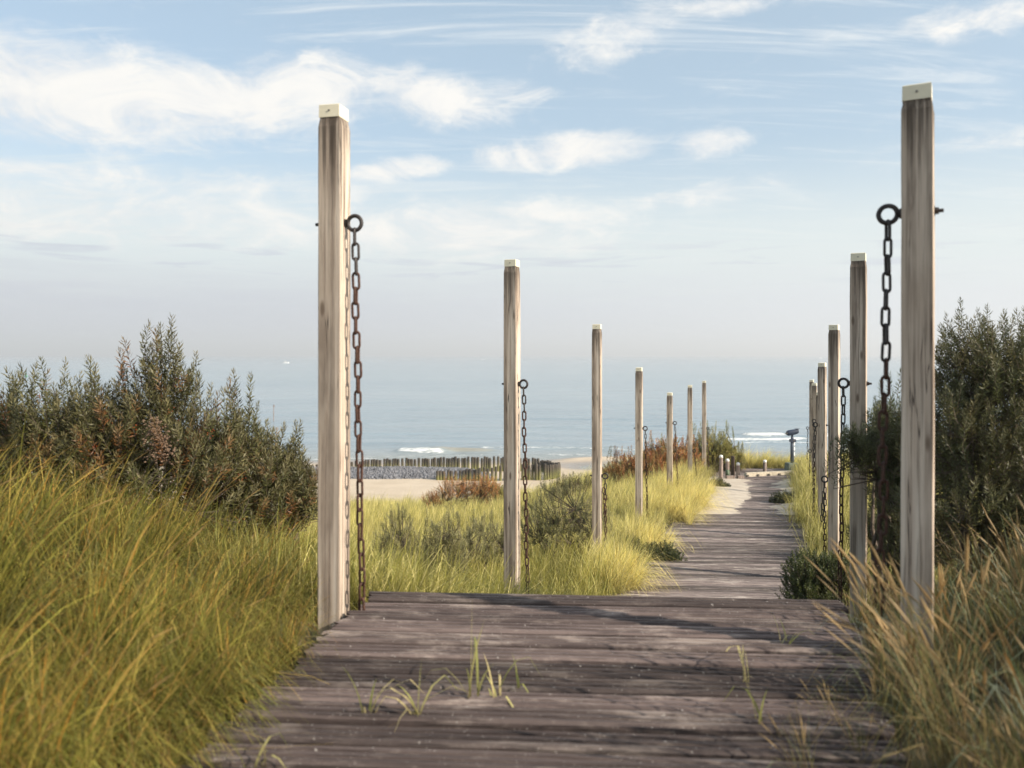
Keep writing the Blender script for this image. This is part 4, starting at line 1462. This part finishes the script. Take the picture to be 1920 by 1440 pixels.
    ft = np.array([(0, 1, 4, 3), (1, 2, 5, 4), (2, 0, 3, 5)])[None] + (np.arange(len(a)) * 6)[:, None, None]
    tw_ = link('twigs', mesh_np('twigs', vt.reshape(-1, 3), ft.reshape(-1, 4), M_BARK), root)
    tw_['kind'] = 'stuff'
    if berries:
        pick = rg.integers(0, n_s, berries // 9)
        c0 = np.repeat(start[pick] + (tip - start)[pick] * rg.uniform(0, .5, (len(pick), 1)), 9, 0) + rg.normal(0, .018, (len(pick) * 9, 3))
        bv = (oct_[None] * .0042 * np.array([1, 1, 1.25])) + c0[:, None]
        bf = of[None] + (np.arange(len(c0)) * 6)[:, None, None]
        bo = link('berries', mesh_np('berries', bv.reshape(-1, 3), bf.reshape(-1, 3), M_BERRY, True), root)
        bo['kind'] = 'stuff'
    return root


M_BERRY = simple_mat('orange_berry', (.42, .075, .015), .4, 0, .2)
BK = [(.070, .072, .020), (.048, .052, .016), (.11, .105, .034), (.085, .080, .024), (.075, .078, .022), (.062, .066, .02), (.20, .085, .028)]
BK_TIP = [(.27, .235, .12), (.18, .165, .08), (.33, .28, .15)]  # paler tip colours paint sunlit highlights onto the leaves
SEAB = 'buckthorn shrubs around the near deck'


def gb(px, d):
    x = (px - 960) * d / F
    return (x, d, hz(x, d) - .02)


def rel(base, *pts):
    """lobes given as (px, py, depth, rx, ry, rz) turned relative to the shrub's foot"""
    o = []
    for (px, py, d, a, b_, c_) in pts:
        q = at(px, py, d) - Vector(base)
        o.append((q.x, q.y, q.z, a, b_, c_))
    return o


def spr(base, *pts):
    o = []
    for (px, py, d, l) in pts:
        q = at(px, py, d) - Vector(base)
        o.append((q.x, q.y, q.z, l))
    return o


B = gb(270, 6.4)
shrub('buckthorn_shrub', 'tallest grey green buckthorn on the left, one shoot high above the horizon', B,
      rel(B, (300, 760, 6.4, .36, .4, .40), (225, 820, 6.3, .45, .45, .40), (370, 840, 6.3, .40, .45, .36), (180, 860, 6.2, .5, .5, .45), (300, 900, 6.2, .7, .5, .5)), 620, 61, BK,
      spr(B, (322, 592, 6.4, .38), (318, 620, 6.45, .35), (300, 640, 6.4, .35), (335, 655, 6.4, .3), (225, 655, 6.3, .32), (232, 680, 6.35, .3), (170, 672, 6.3, .3), (180, 700, 6.3, .3), (368, 660, 6.4, .35), (362, 690, 6.4, .3), (280, 650, 6.4, .3),
          (395, 720, 6.4, .28), (408, 735, 6.4, .28), (420, 730, 6.3, .25), (270, 680, 6.4, .3), (150, 720, 6.2, .3)), group=SEAB, berries=600, tip_pal=BK_TIP, loose=110, leaf=.066, lw=.0105, per=34)
B = gb(60, 6.2)
shrub('buckthorn_shrub', 'dark buckthorn at the left picture edge with several short pale spires', B,
      rel(B, (30, 830, 6.2, .55, .5, .4), (110, 820, 6.2, .45, .5, .38), (-60, 840, 6.2, .5, .5, .45), (60, 900, 6.1, .7, .5, .4)), 500, 62, BK,
      spr(B, (12, 690, 6.2, .32), (38, 700, 6.2, .3), (90, 695, 6.2, .32), (100, 720, 6.2, .3), (125, 708, 6.2, .3), (62, 735, 6.2, .25), (-20, 690, 6.2, .3), (140, 735, 6.1, .25), (20, 735, 6.1, .25)), group=SEAB, tip_pal=BK_TIP, loose=90, leaf=.066, lw=.0105, per=34)
B = gb(455, 6.7)
shrub('buckthorn_shrub', 'slim buckthorn with two upright shoots between the tallest shrub and the streaked post', B,
      rel(B, (450, 850, 6.7, .30, .4, .38), (400, 880, 6.6, .35, .4, .38), (490, 900, 6.7, .32, .4, .33), (450, 950, 6.6, .5, .4, .4)), 340, 63, BK,
      spr(B, (437, 695, 6.7, .4), (470, 700, 6.7, .42), (440, 730, 6.7, .36), (468, 740, 6.7, .35), (450, 770, 6.7, .35), (475, 775, 6.7, .3), (430, 790, 6.7, .3), (455, 800, 6.6, .3)), group=SEAB, berries=160, tip_pal=BK_TIP, loose=60, leaf=.066, lw=.0105, per=34)
B = gb(545, 7.0)
shrub('buckthorn_shrub', 'low thin buckthorn just left of the streaked post', B,
      rel(B, (535, 890, 7.0, .22, .3, .25), (560, 930, 6.9, .25, .3, .3), (520, 950, 6.9, .3, .3, .28)), 330, 64, BK + [(.14, .13, .05)],
      spr(B, (555, 790, 7.0, .3), (548, 820, 7.0, .28), (500, 815, 7.0, .28), (520, 840, 7.0, .25), (565, 850, 7.0, .25)), group=SEAB, tip_pal=BK_TIP, loose=50, leaf=.066, lw=.0105, per=34)
# right side
B = gb(1860, 5.9)
shrub('buckthorn_shrub', 'large dark buckthorn filling the right edge behind the stained post', B,
      rel(B, (1830, 720, 5.9, .42, .5, .5), (1900, 715, 5.9, .5, .55, .50), (1800, 830, 5.8, .45, .5, .5), (1900, 840, 5.7, .55, .5, .5), (2010, 740, 5.9, .6, .6, .6), (1830, 960, 5.7, .6, .55, .45), (1960, 950, 5.7, .6, .5, .5)), 1350, 65,
      [(.085, .092, .030), (.11, .11, .038), (.065, .076, .028), (.14, .12, .042)],
      spr(B, (1795, 580, 5.9, .3), (1785, 600, 5.9, .28), (1850, 572, 5.9, .3), (1838, 590, 5.9, .28), (1880, 590, 5.9, .28), (1905, 580, 5.9, .3), (1920, 575, 5.9, .3), (1770, 620, 5.9, .25), (1820, 610, 5.9, .25)), group=SEAB, tip_pal=[(.24, .22, .12), (.15, .15, .08)], berries=150, loose=40)
B = gb(1665, 7.0)
shrub('buckthorn_shrub', 'dark buckthorn reaching across the second right post', B,
      rel(B, (1618, 835, 6.8, .24, .2, .20), (1690, 830, 6.9, .32, .35, .40), (1675, 920, 6.8, .20, .25, .3), (1730, 900, 6.9, .4, .4, .5), (1730, 1010, 6.8, .40, .35, .4), (1655, 800, 7.8, .24, .25, .30), (1660, 890, 7.7, .28, .3, .42), (1655, 1000, 7.7, .34, .3, .36)), 1050, 66,
      [(.095, .105, .036), (.125, .125, .046), (.075, .085, .032)], spr(B, (1650, 715, 7.0, .3), (1668, 700, 7.0, .3), (1640, 745, 7.0, .25), (1690, 690, 7.0, .3), (1560, 828, 6.8, .3), (1575, 845, 6.8, .3)), group=SEAB, tip_pal=[(.17, .18, .10), (.10, .12, .07)])
B = gb(1545, 8.6)
shrub('low_shrub', 'low dark green shrub spilling over the right edge of the lower walk', B,
      rel(B, (1530, 1075, 8.6, .38, .35, .26), (1580, 1085, 8.5, .4, .35, .3), (1500, 1100, 8.5, .22, .3, .2), (1545, 1128, 8.4, .52, .35, .2)), 760, 67, [(.085, .105, .032), (.11, .125, .036), (.065, .085, .03)],
      leaf=.028, lw=.013, slen=.16, per=30, group='low shrubs along the walk')
# meadow shrubs on the left
OLV = [(.22, .21, .085), (.17, .17, .07), (.28, .25, .11), (.16, .16, .06)]
for i, (px, py, d, w_, h_, lab) in enumerate((
        (1055, 900, 13.0, .72, .50, 'olive grey shrub beside the third left post, tallest in the meadow'),
        (905, 970, 12.5, .55, .36, 'broad olive shrub in the meadow left of the second post'),
        (745, 960, 13.5, .45, .30, 'small olive shrub in the grass right of the streaked post'),
        (830, 965, 11.5, .35, .26, 'little olive shrub in the meadow between the two nearest left posts'))):
    B = gb(px, d)
    t_ = 1.06 * (at(px, py, d).z - B[2])
    shrub('meadow_shrub', lab, B, [(0, 0, t_ * .45, w_, w_, t_ * .5), (w_ * .5, .1, t_ * .35, w_ * .7, w_ * .6, t_ * .42), (-w_ * .5, -.1, t_ * .3, w_ * .7, w_ * .6, t_ * .38)], 420, 70 + i, OLV,
          [(random.uniform(-w_, w_) * .7, 0, t_ * random.uniform(.85, 1.05), .22) for _ in range(14)], leaf=.045, lw=.010, slen=.2, per=30, group='olive shrubs in the meadow', tip_pal=[(.46, .42, .22)])
RUS = [(.42, .17, .06), (.34, .17, .055), (.46, .24, .09), (.28, .22, .07)]
GRN = [(.30, .28, .075), (.24, .24, .065), (.38, .32, .09)]
B = gb(880, 29.5)
shrub('russet_shrub', 'russet brown shrub on the meadow crest in front of the piles', B,
      rel(B, (860, 920, 29.5, .95, .6, .55), (905, 915, 29.5, .7, .6, .55), (815, 935, 29.5, .6, .5, .35)), 560, 80, [(.55, .22, .07), (.46, .24, .075), (.58, .32, .11), (.36, .28, .09)],
      [(random.uniform(-1.0, 1.0), 0, random.uniform(.9, 1.85), .7) for _ in range(90)], leaf=.055, lw=.020, slen=.4, per=15, group='russet shrubs', twig=.005, tip_pal=[(.46, .20, .07)])
B = gb(925, 30.0)
shrub('russet_shrub', 'green leaved shrub adjoining the russet one on the meadow crest', B,
      rel(B, (915, 925, 30.0, .6, .5, .5), (945, 930, 30.0, .4, .4, .4)), 300, 81, GRN, [(random.uniform(-.6, .6), 0, random.uniform(.8, 1.2), .4) for _ in range(20)], leaf=.06, lw=.024, slen=.35, per=22, group='russet shrubs', twig=.005)
for i, (px, py, d, wpx, pal, lab) in enumerate((
        (1200, 845, 25.5, 60, RUS, 'russet shrub on the bank behind the fourth left post'),
        (1255, 815, 26.0, 55, RUS, 'highest russet shrub on the bank behind the fifth left post'),
        (1335, 800, 29.5, 42, GRN, 'leafy yellow green shrub behind the farthest left post'),
        (1370, 835, 30.0, 24, GRN, 'thin leafy shrub overhanging the tall left bollard'),
        (1075, 895, 24.0, 45, [(.17, .15, .06), (.2, .17, .08)], 'sparse olive shrub on the slope left of the third left post'))):
    B = gb(px, d)
    w_ = wpx * d / F
    t_ = max(.6, at(px, py, d).z - B[2])
    shrub('bank_shrub', lab, B, [(0, 0, t_ * .5, w_, w_ * .8, t_ * .48), (w_ * .5, 0, t_ * .4, w_ * .7, w_ * .6, t_ * .4), (-w_ * .6, 0, t_ * .36, w_ * .7, w_ * .6, t_ * .38)], 480, 84 + i, pal,
          [(random.uniform(-w_, w_), 0, t_ * random.uniform(.85, 1.15), .45) for _ in range(30)], leaf=.065, lw=.024, slen=.4, per=24, group='shrubs on the bank beside the far posts', twig=.005)
DKG = [(.07, .085, .03), (.09, .10, .035), (.06, .07, .028)]
for i, (px, py, d, wpx, lab) in enumerate(((1235, 1045, 13.0, 40, 'dark green low shrub overhanging the left edge of the lower walk'), (1180, 1010, 13.4, 34, 'second dark green low shrub behind the third left post'),
                                          (1345, 895, 25.0, 20, 'low brown green shrub at the left edge of the sandy stretch'), (1475, 945, 21.0, 30, 'low green shrub at the right edge of the sandy stretch'))):
    B = gb(px, d)
    w_ = wpx * d / F
    shrub('low_shrub', lab, B, [(0, 0, .2, w_, w_ * .8, .24), (w_ * .6, -.1, .14, w_ * .7, w_ * .6, .18), (-w_ * .5, 0, .16, w_ * .7, w_ * .6, .2)], 300, 95 + i, DKG, leaf=.04, lw=.018, slen=.18, per=24, group='low shrubs along the walk')
# the dried flower head among the left shrubs
B = Vector(gb(300, 5.9))
root = empty('dried_flower', B)
tag(root, 'dried pinkish brown flower head on its stalk in front of the tallest left buckthorn', 'dried flower')
tp = at(285, 800, 5.9) - B
MB().tube([(0, 0, -.05), (.01, 0, tp.z * .5), (tp.x, tp.y, tp.z)], [.005, .004, .002], 5).build('stalk', M_BARK, root)
rg = np.random.default_rng(5)
n = 420
tt = rg.random(n)
ctr = np.array(tp)[None] + np.c_[.09 * tt + rg.normal(0, .02 + .05 * tt), rg.normal(0, .04, n), -.30 * tt + .05 + rg.normal(0, .015, n)]
fv = oct_[None] * rg.uniform(.006, .013, (n, 1, 1)) + ctr[:, None]
hd_ = link('flower_head', mesh_np('flower_head', fv.reshape(-1, 3), (of[None] + (np.arange(n) * 6)[:, None, None]).reshape(-1, 3), simple_mat('dried_bloom', (.15, .095, .06), .9, 0, .35, 40)), root)
hd_['kind'] = 'stuff'
